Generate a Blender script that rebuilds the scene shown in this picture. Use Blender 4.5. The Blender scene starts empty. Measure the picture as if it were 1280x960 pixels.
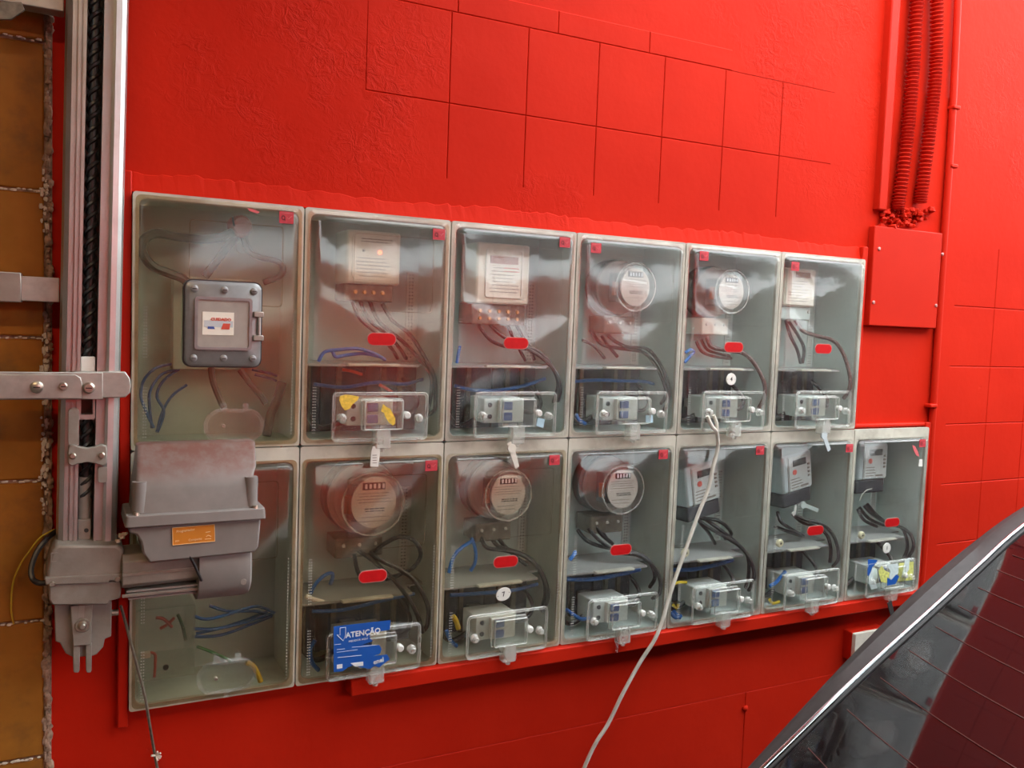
import bpy, bmesh, math, random
from mathutils import Vector, Matrix, Euler

# ---------------------------------------------------------------- camera, world, light, exposure
scene = bpy.context.scene
COL = scene.collection
FOCAL = 1100.24
CAM = Vector((-0.12711, -1.92908, 1.72068))
CROT = Euler((1.50077, -0.03782, -0.47408), 'XYZ')
cam_data = bpy.data.cameras.new('camera')
cam_data.sensor_width = 36.0
cam_data.sensor_fit = 'HORIZONTAL'
cam_data.lens = FOCAL / 1280.0 * 36.0
cam_data.clip_start = 0.02
cam = bpy.data.objects.new('camera', cam_data)
cam.location = CAM
cam.rotation_euler = CROT
COL.objects.link(cam)
scene.camera = cam
CR = CROT.to_matrix()

def at(px, py, Y):
    d = CR @ Vector(((px - 640) / FOCAL, -(py - 480) / FOCAL, -1.0))
    return CAM + d * ((Y - CAM.y) / d.y)

world = bpy.data.worlds.new('sky')
scene.world = world
world.use_nodes = True
wn = world.node_tree
wn.nodes.clear()
wo = wn.nodes.new('ShaderNodeOutputWorld')
wb = wn.nodes.new('ShaderNodeBackground')
wb.inputs['Color'].default_value = (0.93, 0.98, 1.0, 1)
wb.inputs['Strength'].default_value = 7.9
wn.links.new(wb.outputs[0], wo.inputs[0])

scene.view_settings.view_transform = 'Standard'
scene.view_settings.look = 'None'
scene.view_settings.gamma = 1.0
scene.view_settings.use_curve_mapping = False
scene.view_settings.exposure = 0.0
scene.cycles.transparent_max_bounces = 32
scene.cycles.max_bounces = 8

random.seed(7)

# ---------------------------------------------------------------- materials
def nt(name):
    m = bpy.data.materials.new(name)
    m.use_nodes = True
    t = m.node_tree
    t.nodes.clear()
    out = t.nodes.new('ShaderNodeOutputMaterial')
    return m, t, out

def N(t, kind, **kw):
    n = t.nodes.new(kind)
    for k, v in kw.items():
        if isinstance(k, str) and hasattr(n, k) and k not in n.inputs:
            setattr(n, k, v)
        else:
            n.inputs[k].default_value = v
    return n

def math_node(t, op, a, b=None):
    n = t.nodes.new('ShaderNodeMath')
    n.operation = op
    for i, x in enumerate((a, b)):
        if x is None:
            continue
        if isinstance(x, (int, float)):
            n.inputs[i].default_value = x
        else:
            t.links.new(x, n.inputs[i])
    return n.outputs[0]

def ramp(t, src, stops):
    r = t.nodes.new('ShaderNodeValToRGB')
    els = r.color_ramp.elements
    while len(els) < len(stops):
        els.new(0.5)
    for e, (p, c) in zip(els, stops):
        e.position = p
        e.color = (c[0], c[1], c[2], 1) if not isinstance(c, (int, float)) else (c, c, c, 1)
    t.links.new(src, r.inputs[0])
    return r.outputs[0]

def pos(t):
    return t.nodes.new('ShaderNodeNewGeometry').outputs['Position']

def noise(t, vec, scale, detail=4.0, rough=0.55, dist=0.0):
    n = t.nodes.new('ShaderNodeTexNoise')
    n.inputs['Scale'].default_value = scale
    n.inputs['Detail'].default_value = detail
    n.inputs['Roughness'].default_value = rough
    n.inputs['Distortion'].default_value = dist
    if vec is not None:
        t.links.new(vec, n.inputs['Vector'])
    return n.outputs['Fac']

def bump(t, h, strength, dist, prev=None):
    b = t.nodes.new('ShaderNodeBump')
    b.inputs['Strength'].default_value = strength
    b.inputs['Distance'].default_value = dist
    t.links.new(h, b.inputs['Height'])
    if prev is not None:
        t.links.new(prev, b.inputs['Normal'])
    return b.outputs[0]

def mixcol(t, fac, a, b):
    m = t.nodes.new('ShaderNodeMix')
    m.data_type = 'RGBA'
    for s, x in ((m.inputs[6], a), (m.inputs[7], b)):
        if isinstance(x, tuple):
            s.default_value = (*x, 1)
        else:
            t.links.new(x, s)
    if isinstance(fac, (int, float)):
        m.inputs[0].default_value = fac
    else:
        t.links.new(fac, m.inputs[0])
    return m.outputs[2]

def plain(name, col, rough=0.5, metal=0.0, var=0.12, vscale=25.0, bmp=0.0, bscale=150.0, dirt=None, spec=0.5, coat=0.0):
    m, t, out = nt(name)
    b = t.nodes.new('ShaderNodeBsdfPrincipled')
    p = pos(t)
    f = noise(t, p, vscale)
    dark = tuple(c * (1 - var) for c in col)
    lite = tuple(min(1, c * (1 + var)) for c in col)
    c = ramp(t, f, [(0.3, dark), (0.7, lite)])
    if dirt:
        f2 = noise(t, p, 9.0, 6.0, 0.65)
        c = mixcol(t, ramp(t, f2, [(0.5, 0.0), (0.72, dirt[1])]), c, dirt[0])
    t.links.new(c, b.inputs['Base Color'])
    b.inputs['Roughness'].default_value = rough
    b.inputs['Metallic'].default_value = metal
    b.inputs['Specular IOR Level'].default_value = spec
    b.inputs['Coat Weight'].default_value = coat
    if bmp:
        t.links.new(bump(t, noise(t, p, bscale), bmp, 0.002), b.inputs['Normal'])
    t.links.new(b.outputs[0], out.inputs[0])
    return m

def red_paint(name, strength=1.0, gloss=0.55, spec=0.05):
    m, t, out = nt(name)
    b = t.nodes.new('ShaderNodeBsdfPrincipled')
    p = pos(t)
    big = noise(t, p, 2.2, 5.0, 0.6)
    fine = noise(t, p, 60.0, 3.0, 0.6)
    c = ramp(t, big, [(0.3, (0.48, 0.0145, 0.0050)), (0.7, (0.56, 0.0200, 0.0070))])
    scuff = noise(t, p, 14.0, 8.0, 0.7)
    c = mixcol(t, ramp(t, scuff, [(0.68, 0.0), (0.80, 0.25)]), c, (0.36, 0.010, 0.004))
    t.links.new(c, b.inputs['Base Color'])
    b.inputs['Roughness'].default_value = gloss
    b.inputs['Specular IOR Level'].default_value = spec
    # trowelled stucco patches: round masks about two places on the wall, broken up by noise
    mask = None
    for cx, cz, r in ((0.36, 2.32, 0.42), (1.95, 2.40, 0.34), (1.75, 2.62, 0.4), (2.75, 2.45, 0.3), (0.95, 2.02, 0.12)):
        d = t.nodes.new('ShaderNodeVectorMath')
        d.operation = 'DISTANCE'
        t.links.new(p, d.inputs[0])
        d.inputs[1].default_value = (cx, 0, cz)
        q = math_node(t, 'SUBTRACT', 1.0, math_node(t, 'DIVIDE', d.outputs['Value'], r))
        q = math_node(t, 'MAXIMUM', q, 0.0)
        mask = q if mask is None else math_node(t, 'MAXIMUM', mask, q)
    patch = math_node(t, 'MULTIPLY', math_node(t, 'MINIMUM', math_node(t, 'MULTIPLY', mask, 2.2), 1.0), ramp(t, noise(t, p, 5.0, 3.0), [(0.42, 0.0), (0.62, 1.0)]))
    stucco = noise(t, p, 42.0, 8.0, 0.62, 1.1)
    sm = ramp(t, stucco, [(0.42, 0.0), (0.62, 1.0)])
    h = math_node(t, 'ADD', math_node(t, 'MULTIPLY', sm, math_node(t, 'MULTIPLY', patch, 0.55)), math_node(t, 'MULTIPLY', fine, 0.10))
    h = math_node(t, 'ADD', h, math_node(t, 'MULTIPLY', noise(t, p, 9.0, 4.0), 0.9))
    chips = ramp(t, noise(t, p, 11.0, 7.0, 0.65, 0.6), [(0.70, 0.0), (0.73, 1.0)])
    h = math_node(t, 'SUBTRACT', h, math_node(t, 'MULTIPLY', chips, 0.35))
    t.links.new(bump(t, h, 0.55 * strength, 0.0045), b.inputs['Normal'])
    t.links.new(b.outputs[0], out.inputs[0])
    return m

def clear_plastic(name, haze=0.08, tint=(0.975, 0.985, 0.98), hazecol=(0.62, 0.62, 0.58), rough=0.07, streak=0.5):
    """clear polycarbonate: see-through, mirror-like by Fresnel, with a film of dust"""
    m, t, out = nt(name)
    p = pos(t)
    tr = t.nodes.new('ShaderNodeBsdfTransparent')
    tr.inputs[0].default_value = (*tint, 1)
    gl = t.nodes.new('ShaderNodeBsdfGlossy')
    gl.inputs['Color'].default_value = (1, 1, 1, 1)
    gl.inputs['Roughness'].default_value = rough
    wav = bump(t, noise(t, p, 7.0, 3.0), 0.11, 0.01)
    t.links.new(wav, gl.inputs['Normal'])
    df = t.nodes.new('ShaderNodeBsdfDiffuse')
    df.inputs['Color'].default_value = (*hazecol, 1)
    mp = t.nodes.new('ShaderNodeMapping')
    mp.inputs['Scale'].default_value = (1.0, 1.0, 0.12)
    t.links.new(p, mp.inputs[0])
    st = noise(t, mp.outputs[0], 45.0, 5.0, 0.6)
    bl = noise(t, p, 8.0, 5.0, 0.6)
    hz = math_node(t, 'ADD', math_node(t, 'MULTIPLY', st, streak), math_node(t, 'MULTIPLY', bl, 1.0))
    hz = math_node(t, 'MULTIPLY', hz, haze / (0.5 + 0.5 * streak))
    m1 = t.nodes.new('ShaderNodeMixShader')
    t.links.new(hz, m1.inputs[0])
    t.links.new(tr.outputs[0], m1.inputs[1])
    t.links.new(df.outputs[0], m1.inputs[2])
    fr = t.nodes.new('ShaderNodeFresnel')
    bf = t.nodes.new('ShaderNodeNewGeometry').outputs['Backfacing']
    ior = math_node(t, 'SUBTRACT', 1.5, math_node(t, 'MULTIPLY', bf, 1.5 - 1 / 1.5))   # same reflectance leaving the sheet as entering it
    t.links.new(ior, fr.inputs['IOR'])
    m2 = t.nodes.new('ShaderNodeMixShader')
    t.links.new(fr.outputs[0], m2.inputs[0])
    t.links.new(m1.outputs[0], m2.inputs[1])
    t.links.new(gl.outputs[0], m2.inputs[2])
    t.links.new(m2.outputs[0], out.inputs[0])
    return m

def glow(name, col, strength):
    m, t, out = nt(name)
    e = t.nodes.new('ShaderNodeEmission')
    e.inputs[0].default_value = (*col, 1)
    e.inputs[1].default_value = strength
    t.links.new(e.outputs[0], out.inputs[0])
    return m

M = {}
M['red'] = red_paint('red_wall_paint')
M['red_smooth'] = red_paint('red_trim_paint', 0.25, 0.45, 0.10)
M['red_gloss'] = red_paint('red_conduit_paint', 0.15, 0.35, 0.45)
M['ochre'] = plain('ochre_glazed_tile', (0.34, 0.140, 0.022), 0.38, var=0.22, vscale=7, bmp=0.15, bscale=60, dirt=((0.10, 0.06, 0.03), 0.6), spec=0.18)
M['mortar'] = plain('rough_mortar', (0.36, 0.24, 0.17), 0.9, var=0.5, vscale=70, bmp=0.8, bscale=120)
M['mortar_white'] = plain('white_filler', (0.70, 0.62, 0.52), 0.8, var=0.2, vscale=90, bmp=0.5)
M['floor'] = plain('concrete_floor', (0.06, 0.057, 0.054), 0.8, var=0.25, vscale=4, bmp=0.3)
M['ceiling'] = plain('grey_ceiling', (0.34, 0.32, 0.29), 0.9, var=0.08, vscale=3)
M['dark_wall'] = plain('far_wall_paint', (0.22, 0.20, 0.18), 0.85, var=0.15, vscale=2)
def frosted(name, col):
    """frosted grey polycarbonate: half reflects, half lets diffuse light through"""
    m, t, out = nt(name)
    p = pos(t)
    c = mixcol(t, ramp(t, noise(t, p, 10.0, 6.0, 0.6), [(0.48, 0.0), (0.75, 0.45)]), col, tuple(a * 0.55 for a in col))
    d = t.nodes.new('ShaderNodeBsdfDiffuse')
    tl = t.nodes.new('ShaderNodeBsdfTranslucent')
    t.links.new(c, d.inputs[0])
    t.links.new(c, tl.inputs[0])
    mx = t.nodes.new('ShaderNodeMixShader')
    mx.inputs[0].default_value = 0.25
    t.links.new(d.outputs[0], mx.inputs[1])
    t.links.new(tl.outputs[0], mx.inputs[2])
    t.links.new(mx.outputs[0], out.inputs[0])
    return m
M['case'] = frosted('frosted_box_case', (0.70, 0.80, 0.77))
M['frame'] = plain('beige_box_frame', (0.54, 0.52, 0.44), 0.38, var=0.14, vscale=14, dirt=((0.26, 0.22, 0.17), 0.7))
M['rear_panel'] = plain('dark_rear_panel', (0.055, 0.060, 0.078), 0.55, var=0.3, vscale=30)
M['shelf'] = plain('grey_shelf', (0.30, 0.30, 0.29), 0.45, var=0.08, vscale=14)
M['dots'] = plain('pale_dots', (0.62, 0.62, 0.58), 0.35, var=0.05)
M['dark_dots'] = plain('dark_holes', (0.03, 0.03, 0.03), 0.7)
M['strip'] = plain('perforated_strip', (0.70, 0.74, 0.70), 0.4)
M['pane_grey'] = plain('enclosure_window', (0.36, 0.345, 0.31), 0.25, var=0.1)
M['clear'] = clear_plastic('clear_lid', 0.020)
M['clear_hazy'] = clear_plastic('hazy_lid', 0.055, tint=(0.89, 0.86, 0.77), hazecol=(0.42, 0.38, 0.27), rough=0.12)  # amber tint stands for dim warm light; the haze is cloudiness
M['clear_mid'] = clear_plastic('cloudy_lid', 0.035, hazecol=(0.55, 0.56, 0.50), rough=0.08)
M['lid_warm_dim'] = clear_plastic('warm_dim_lid', 0.030, tint=(0.86, 0.82, 0.74), hazecol=(0.45, 0.40, 0.30), rough=0.09)  # absorbing tint paints in the dim, warm light of the left boxes
M['lid_warm_dim_mild'] = clear_plastic('slightly_warm_dim_lid', 0.030, tint=(0.93, 0.91, 0.86), hazecol=(0.52, 0.50, 0.42), rough=0.08)  # weaker tint, again dim warm light put into the lid colour
M['clear_low'] = clear_plastic('lower_lid', 0.018, hazecol=(0.5, 0.5, 0.47))
M['cover'] = clear_plastic('clear_cover', 0.030, hazecol=(0.75, 0.75, 0.70), rough=0.08)
M['rim'] = clear_plastic('whitened_rim', 0.30, hazecol=(0.80, 0.80, 0.75), rough=0.10)  # whitish diffuse stands in for bright highlights along clear edges
M['thick'] = clear_plastic('clear_knob', 0.10, hazecol=(0.75, 0.76, 0.72), rough=0.12)
M['dome'] = clear_plastic('meter_glass', 0.035, rough=0.03)
M['sticker_red'] = plain('red_sticker', (0.50, 0.006, 0.008), 0.5, var=0.08, vscale=90, spec=0.2)
M['sticker_rim'] = plain('sticker_rim', (0.55, 0.25, 0.22), 0.5)
M['tag_red'] = plain('red_tag', (0.50, 0.035, 0.05), 0.5, var=0.15, vscale=150)
M['tag_dark'] = plain('tag_print', (0.12, 0.005, 0.01), 0.6)
M['tag_pink'] = plain('tag_print_pink', (0.62, 0.12, 0.13), 0.6)
M['white'] = plain('white_plastic', (0.72, 0.71, 0.66), 0.4, var=0.06)
M['cream'] = plain('cream_meter_case', (0.76, 0.72, 0.60), 0.42, var=0.06)
M['label'] = plain('printed_label', (0.84, 0.80, 0.70), 0.5, var=0.05)
M['grey_meter'] = plain('grey_meter_case', (0.52, 0.58, 0.60), 0.32, var=0.06)
M['grey_face'] = plain('grey_meter_face', (0.60, 0.61, 0.60), 0.45, var=0.06)
M['terminal'] = plain('dark_terminal', (0.055, 0.055, 0.065), 0.4, var=0.3, vscale=60)
M['smoky'] = plain('brown_terminal', (0.15, 0.13, 0.10), 0.35, var=0.4, vscale=70)
M['brass'] = plain('brass_screw', (0.62, 0.48, 0.22), 0.3, 0.8)
M['lcd'] = plain('lcd_window', (0.040, 0.045, 0.045), 0.2)
M['lcd_warm'] = plain('lcd_warm', (0.38, 0.17, 0.11), 0.25)
M['ink'] = plain('black_print', (0.05, 0.045, 0.04), 0.7)
M['ink_soft'] = plain('grey_print', (0.26, 0.22, 0.19), 0.7)
M['ink_red'] = plain('red_print', (0.62, 0.07, 0.04), 0.6)
M['dial'] = plain('meter_dial', (0.58, 0.52, 0.47), 0.5, var=0.05)
M['meter_base'] = plain('dark_meter_base', (0.075, 0.080, 0.070), 0.4, var=0.3, vscale=40)
M['copper'] = plain('coil_copper', (0.40, 0.14, 0.06), 0.35, 0.6)
M['breaker'] = plain('breaker_white', (0.66, 0.70, 0.68), 0.4, var=0.05)
M['lever'] = plain('breaker_blue', (0.030, 0.085, 0.32), 0.4)
M['black'] = plain('black_cable', (0.018, 0.017, 0.018), 0.38, var=0.2)
M['brown'] = plain('brown_cable', (0.10, 0.035, 0.03), 0.4)
M['grey_cable'] = plain('grey_cable', (0.060, 0.060, 0.062), 0.45)
M['blue'] = plain('blue_cable', (0.022, 0.12, 0.40), 0.35, var=0.2)
M['green'] = plain('green_cable', (0.03, 0.16, 0.05), 0.4)
M['yellow'] = plain('yellow_cable', (0.62, 0.44, 0.03), 0.4)
M['red_cable'] = plain('red_cable', (0.55, 0.06, 0.03), 0.4)
M['cord'] = plain('white_cord', (0.62, 0.59, 0.52), 0.5, var=0.15, vscale=30)
M['alu'] = plain('aluminium', (0.52, 0.53, 0.51), 0.34, 0.75, var=0.10, vscale=18, dirt=((0.30, 0.27, 0.23), 0.5))
M['alu_dark'] = plain('dull_aluminium', (0.36, 0.33, 0.29), 0.45, 0.6, var=0.15, vscale=18)
M['zinc'] = plain('galvanised_steel', (0.46, 0.45, 0.41), 0.42, 0.55, var=0.18, vscale=22, dirt=((0.25, 0.21, 0.17), 0.6))
M['bolt'] = plain('bolt_steel', (0.50, 0.46, 0.38), 0.3, 0.8, var=0.2, vscale=90)
M['screw'] = plain('black_lead_screw', (0.016, 0.015, 0.015), 0.35)
M['cast'] = plain('cast_gearbox', (0.30, 0.275, 0.24), 0.5, 0.25, var=0.12, vscale=20, bmp=0.15, dirt=((0.16, 0.12, 0.09), 0.6))
M['motor_plastic'] = plain('grey_motor_plastic', (0.215, 0.195, 0.182), 0.5, var=0.06, vscale=30)
def dusty(name):
    m, t, out = nt(name)
    b = t.nodes.new('ShaderNodeBsdfPrincipled')
    g = t.nodes.new('ShaderNodeNewGeometry')
    s = t.nodes.new('ShaderNodeSeparateXYZ')
    t.links.new(g.outputs['Normal'], s.inputs[0])
    d = noise(t, g.outputs['Position'], 40.0, 6.0, 0.65)
    up = math_node(t, 'MULTIPLY', ramp(t, s.outputs['Z'], [(0.30, 0.0), (0.85, 1.0)]), ramp(t, d, [(0.3, 0.45), (0.6, 1.0)]))
    base = ramp(t, noise(t, g.outputs['Position'], 30.0), [(0.3, (0.200, 0.180, 0.168)), (0.7, (0.235, 0.212, 0.198))])
    c = mixcol(t, up, base, (0.17, 0.072, 0.055))   # brick-red dust that settled on the upward faces
    t.links.new(c, b.inputs['Base Color'])
    b.inputs['Roughness'].default_value = 0.55
    t.links.new(b.outputs[0], out.inputs[0])
    return m
M['dusty'] = dusty('dusty_motor_plastic')
M['orange'] = plain('orange_sticker', (0.62, 0.22, 0.02), 0.45, var=0.05)
M['orange_pale'] = plain('orange_print', (0.80, 0.52, 0.26), 0.5)
M['blue_sticker'] = plain('blue_sticker', (0.012, 0.095, 0.42), 0.4, var=0.06)
M['white_print'] = plain('white_print', (0.72, 0.76, 0.80), 0.5)
M['yellow_scrap'] = plain('yellow_scrap', (0.75, 0.50, 0.06), 0.5, var=0.25, vscale=120)
M['lime_scrap'] = plain('lime_scrap', (0.66, 0.68, 0.20), 0.5, var=0.3, vscale=150)
M['paper'] = plain('paper_scrap', (0.66, 0.76, 0.76), 0.6, var=0.12, vscale=120)
M['enclosure'] = plain('grey_enclosure', (0.26, 0.265, 0.265), 0.33, 0.35, var=0.16, vscale=24, dirt=((0.12, 0.11, 0.10), 0.5))
M['enclosure_rim'] = plain('black_gasket', (0.035, 0.035, 0.04), 0.5)
M['car_body'] = plain('charcoal_car_paint', (0.050, 0.044, 0.044), 0.55, 0.0, var=0.12, vscale=60, spec=0.3)
M['chrome'] = plain('chrome_trim', (0.72, 0.76, 0.80), 0.12, 1.0, var=0.03)
M['rubber'] = plain('black_rubber', (0.015, 0.014, 0.015), 0.6)
M['tinted'] = plain('tinted_glass', (0.008, 0.006, 0.007), 0.04, var=0.1, spec=0.55)
M['filament'] = plain('heater_filament', (0.09, 0.022, 0.015), 0.5)
M['tail'] = plain('tail_lamp', (0.30, 0.012, 0.010), 0.15)
M['led'] = glow('lit_red_led', (1.0, 0.16, 0.05), 3.0)
M['lamp'] = glow('lamp_tube', (1.0, 0.80, 0.55), 9.0)
M['red_logo'] = plain('red_logo', (0.70, 0.14, 0.11), 0.5)
M['pale_blue'] = plain('pale_blue_tab', (0.42, 0.62, 0.72), 0.4)
M['plug'] = plain('cream_plug', (0.74, 0.68, 0.46), 0.5)
M['outlet'] = plain('cream_outlet_box', (0.66, 0.62, 0.54), 0.45)

# ---------------------------------------------------------------- mesh helpers
class MB:
    def __init__(self):
        self.v = []
        self.f = []
    def add(self, vs, fs):
        o = len(self.v)
        self.v += [Vector(p) for p in vs]
        self.f += [tuple(i + o for i in f) for f in fs]
        return self
    def box(self, x0, x1, y0, y1, z0, z1):
        vs = [(x, y, z) for x in (x0, x1) for y in (y0, y1) for z in (z0, z1)]
        return self.add(vs, [(0, 1, 3, 2), (4, 6, 7, 5), (0, 4, 5, 1), (2, 3, 7, 6), (0, 2, 6, 4), (1, 5, 7, 3)])
    def loft(self, loops, cap0=True, cap1=True, closed=True):
        n = len(loops[0])
        vs = [p for l in loops for p in l]
        fs = []
        for i in range(len(loops) - 1):
            for j in range(n if closed else n - 1):
                a, b = i * n + j, i * n + (j + 1) % n
                fs.append((a, b, b + n, a + n))
        if cap0:
            fs.append(tuple(range(n - 1, -1, -1)))
        if cap1:
            fs.append(tuple((len(loops) - 1) * n + j for j in range(n)))
        return self.add(vs, fs)
    def prism(self, poly, y0, y1):
        return self.loft([[(x, y0, z) for x, z in poly], [(x, y1, z) for x, z in poly]])
    def ring(self, outer, inner, y0, y1):
        n = len(outer)
        loops = [[(x, y0, z) for x, z in outer], [(x, y0, z) for x, z in inner], [(x, y1, z) for x, z in inner], [(x, y1, z) for x, z in outer]]
        loops.append(loops[0])
        return self.loft(loops, False, False)
    def tube(self, pts, r, n=8, sub=5, cap=True):
        pts = [Vector(p) for p in pts]
        if sub > 1 and len(pts) > 2:
            P = []
            for i in range(len(pts) - 1):
                p0, p1, p2, p3 = pts[max(i - 1, 0)], pts[i], pts[i + 1], pts[min(i + 2, len(pts) - 1)]
                for k in range(sub):
                    u = k / sub
                    P.append(0.5 * ((2 * p1) + (p2 - p0) * u + (2 * p0 - 5 * p1 + 4 * p2 - p3) * u * u + (3 * p1 - p0 - 3 * p2 + p3) * u ** 3))
            P.append(pts[-1])
            pts = P
        loops = []
        ref = None
        for i, p in enumerate(pts):
            d = (pts[min(i + 1, len(pts) - 1)] - pts[max(i - 1, 0)]).normalized()
            if ref is None:
                ref = d.orthogonal().normalized()
            a = (ref - d * ref.dot(d))
            a = a.normalized() if a.length > 1e-6 else d.orthogonal().normalized()
            ref = a
            b = d.cross(a)
            rr = r[i] if isinstance(r, list) else r
            loops.append([p + a * (rr * math.cos(2 * math.pi * k / n)) + b * (rr * math.sin(2 * math.pi * k / n)) for k in range(n)])
        return self.loft(loops, cap, cap)
    def cyl(self, p0, p1, r, r1=None, n=20):
        p0, p1 = Vector(p0), Vector(p1)
        return self.lathe(p0, p1 - p0, [(0, r), (1, r if r1 is None else r1)], n)
    def lathe(self, c, axis, prof, n=24):
        """prof: (fraction along axis, radius)"""
        c, axis = Vector(c), Vector(axis)
        d = axis.normalized()
        a = Vector((1, 0, 0)) if abs(d.x) < 0.9 else Vector((0, 0, 1))
        a = (a - d * a.dot(d)).normalized()
        b = d.cross(a)
        loops = [[c + axis * s + a * (r * math.cos(2 * math.pi * k / n)) + b * (r * math.sin(2 * math.pi * k / n)) for k in range(n)] for s, r in prof]
        return self.loft(loops)
    def ball(self, c, rx, ry=None, rz=None, n=10, m=6, jitter=0.0):
        ry = ry or rx
        rz = rz or rx
        loops = []
        for i in range(1, m):
            th = math.pi * i / m
            loops.append([Vector(c) + Vector((rx * math.sin(th) * math.cos(2 * math.pi * k / n), ry * math.sin(th) * math.sin(2 * math.pi * k / n), rz * math.cos(th))) * (1 + random.uniform(-jitter, jitter)) for k in range(n)])
        return self.loft(loops)
    def xf(self, mat):
        self.v = [mat @ p for p in self.v]
        return self
    def clone(self):
        m = MB()
        m.v = [p.copy() for p in self.v]
        m.f = list(self.f)
        return m

def rrect(x0, x1, z0, z1, r, n=4):
    pts = []
    for cx, cz, a0 in ((x1 - r, z1 - r, 0), (x0 + r, z1 - r, 90), (x0 + r, z0 + r, 180), (x1 - r, z0 + r, 270)):
        for k in range(n + 1):
            a = math.radians(a0 + 90 * k / n)
            pts.append((cx + r * math.cos(a), cz + r * math.sin(a)))
    return pts

def ellipse(cx, cz, rx, rz, n=28, tilt=0.0):
    o = []
    for k in range(n):
        a = 2 * math.pi * k / n
        x, z = rx * math.cos(a), rz * math.sin(a)
        o.append((cx + x * math.cos(tilt) - z * math.sin(tilt), cz + x * math.sin(tilt) + z * math.cos(tilt)))
    return o

ORIGIN = {}
def tag(o, label=None, cat=None, group=None, kind=None):
    if label: o['label'] = label
    if cat: o['category'] = cat
    if group: o['group'] = group
    if kind: o['kind'] = kind
    return o

def thing(name, loc, label, cat, group=None):
    o = bpy.data.objects.new(name, None)
    o.empty_display_size = 0.05
    COL.objects.link(o)
    o.location = loc
    ORIGIN[o] = Vector(loc)
    return tag(o, label, cat, group)

def build(name, mb, mat, parent=None, bev=0.0, smooth=True, label=None, cat=None, group=None, kind=None, origin=None, segs=2):
    if parent is not None:
        org = ORIGIN[parent]
    elif origin is not None:
        org = Vector(origin)
    elif kind == 'structure':
        org = Vector((0, 0, 0))
    else:
        xs = [p.x for p in mb.v]; ys = [p.y for p in mb.v]; zs = [p.z for p in mb.v]
        org = Vector(((min(xs) + max(xs)) / 2, (min(ys) + max(ys)) / 2, min(zs)))
    me = bpy.data.meshes.new(name)
    me.from_pydata([tuple(p - org) for p in mb.v], [], mb.f)
    bm = bmesh.new()
    bm.from_mesh(me)
    bmesh.ops.recalc_face_normals(bm, faces=bm.faces)
    bm.to_mesh(me)
    bm.free()
    if smooth:
        me.shade_smooth()
        me.set_sharp_from_angle(angle=math.radians(38))
    me.materials.append(M[mat] if isinstance(mat, str) else mat)
    o = bpy.data.objects.new(name, me)
    COL.objects.link(o)
    if parent is not None:
        o.parent = parent
        ORIGIN[o] = org
    else:
        o.location = org
        ORIGIN[o] = org
    if bev:
        md = o.modifiers.new('bevel', 'BEVEL')
        md.width = bev
        md.segments = segs
        md.limit_method = 'ANGLE'
        md.angle_limit = math.radians(40)
    return tag(o, label, cat, group, kind)

def text(name, s, size, mat, parent, c, tilt=0.0, align='CENTER', lift=0.0004, bold=0.0, roty=None):
    cu = bpy.data.curves.new(name, 'FONT')
    cu.body = s
    cu.size = size
    cu.align_x = align
    cu.align_y = 'CENTER'
    cu.extrude = lift
    cu.offset = bold
    cu.resolution_u = 2
    tmp = bpy.data.objects.new(name, cu)
    COL.objects.link(tmp)
    bpy.context.view_layer.update()
    dg = bpy.context.evaluated_depsgraph_get()
    me = bpy.data.meshes.new_from_object(tmp.evaluated_get(dg))
    bpy.data.objects.remove(tmp)
    mb = MB()
    R = Matrix.Translation(Vector(c)) @ Matrix.Rotation(-tilt, 4, 'Y') @ Matrix.Rotation(math.pi / 2, 4, 'X')
    mb.add([R @ v.co for v in me.vertices], [tuple(p.vertices) for p in me.polygons])
    bpy.data.meshes.remove(me)
    return build(name, mb, mat, parent, smooth=False)

def copy_tree(o, parent, dx, mats=None):
    c = o.copy()
    COL.objects.link(c)
    c.parent = parent
    if parent is None:
        c.location = o.location + Vector(dx)
        ORIGIN[c] = ORIGIN[o] + Vector(dx)
    else:
        ORIGIN[c] = ORIGIN[parent]
    if mats and o.name.split('.')[0] in mats:
        c.material_slots[0].link = 'OBJECT'
        c.material_slots[0].material = M[mats[o.name.split('.')[0]]]
    for ch in list(o.children):
        copy_tree(ch, c, dx, mats)
    return c

# ---------------------------------------------------------------- the setting
W = 0.34                      # pitch of the meter boxes
Z_TOP, Z_MID_U, Z_MID_L, Z_BOT = 1.950, 1.4343, 1.4155, 0.8954
ROWZ = {0: Z_MID_U, 1: Z_BOT}

build('floor', MB().box(-9, 14, -12, 0.0, -0.15, 0.0), 'floor', kind='structure')
build('ceiling', MB().box(-3.6, 0.9, -9.2, 0.3, 3.25, 3.45).box(0.9, 9.4, -5.2, -2.4, 3.25, 3.45), 'ceiling', kind='structure')  # unseen; its edges and open strips are shaped to steer the skylight
build('wall_right', MB().box(9.0, 9.2, -12, 0.0, 0.0, 3.25), 'dark_wall', kind='structure')  # unseen wall added to block low skylight from the right
build('wall_left', MB().box(-3.8, -3.6, -9.2, 0.34, 0.0, 3.25), 'dark_wall', kind='structure')  # unseen wall added to keep daylight off the left side
build('wall_front', MB().box(-3.6, 0.9, -9.2, -9.0, 0.0, 3.25).box(0.9, 9.0, -9.2, -9.0, 0.0, 3.7), 'red_smooth', kind='structure')  # unseen wall, height set to keep bright sky out of lid reflections

wb_ = MB()
Y0, YB = 0.0, 0.34
NX1, NX2 = 2.046, 2.388
def wrect(x0, x1, z0, z1, y0=0.0):
    wb_.box(x0, x1, y0, YB, z0, z1)
GR = 0.003
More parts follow.
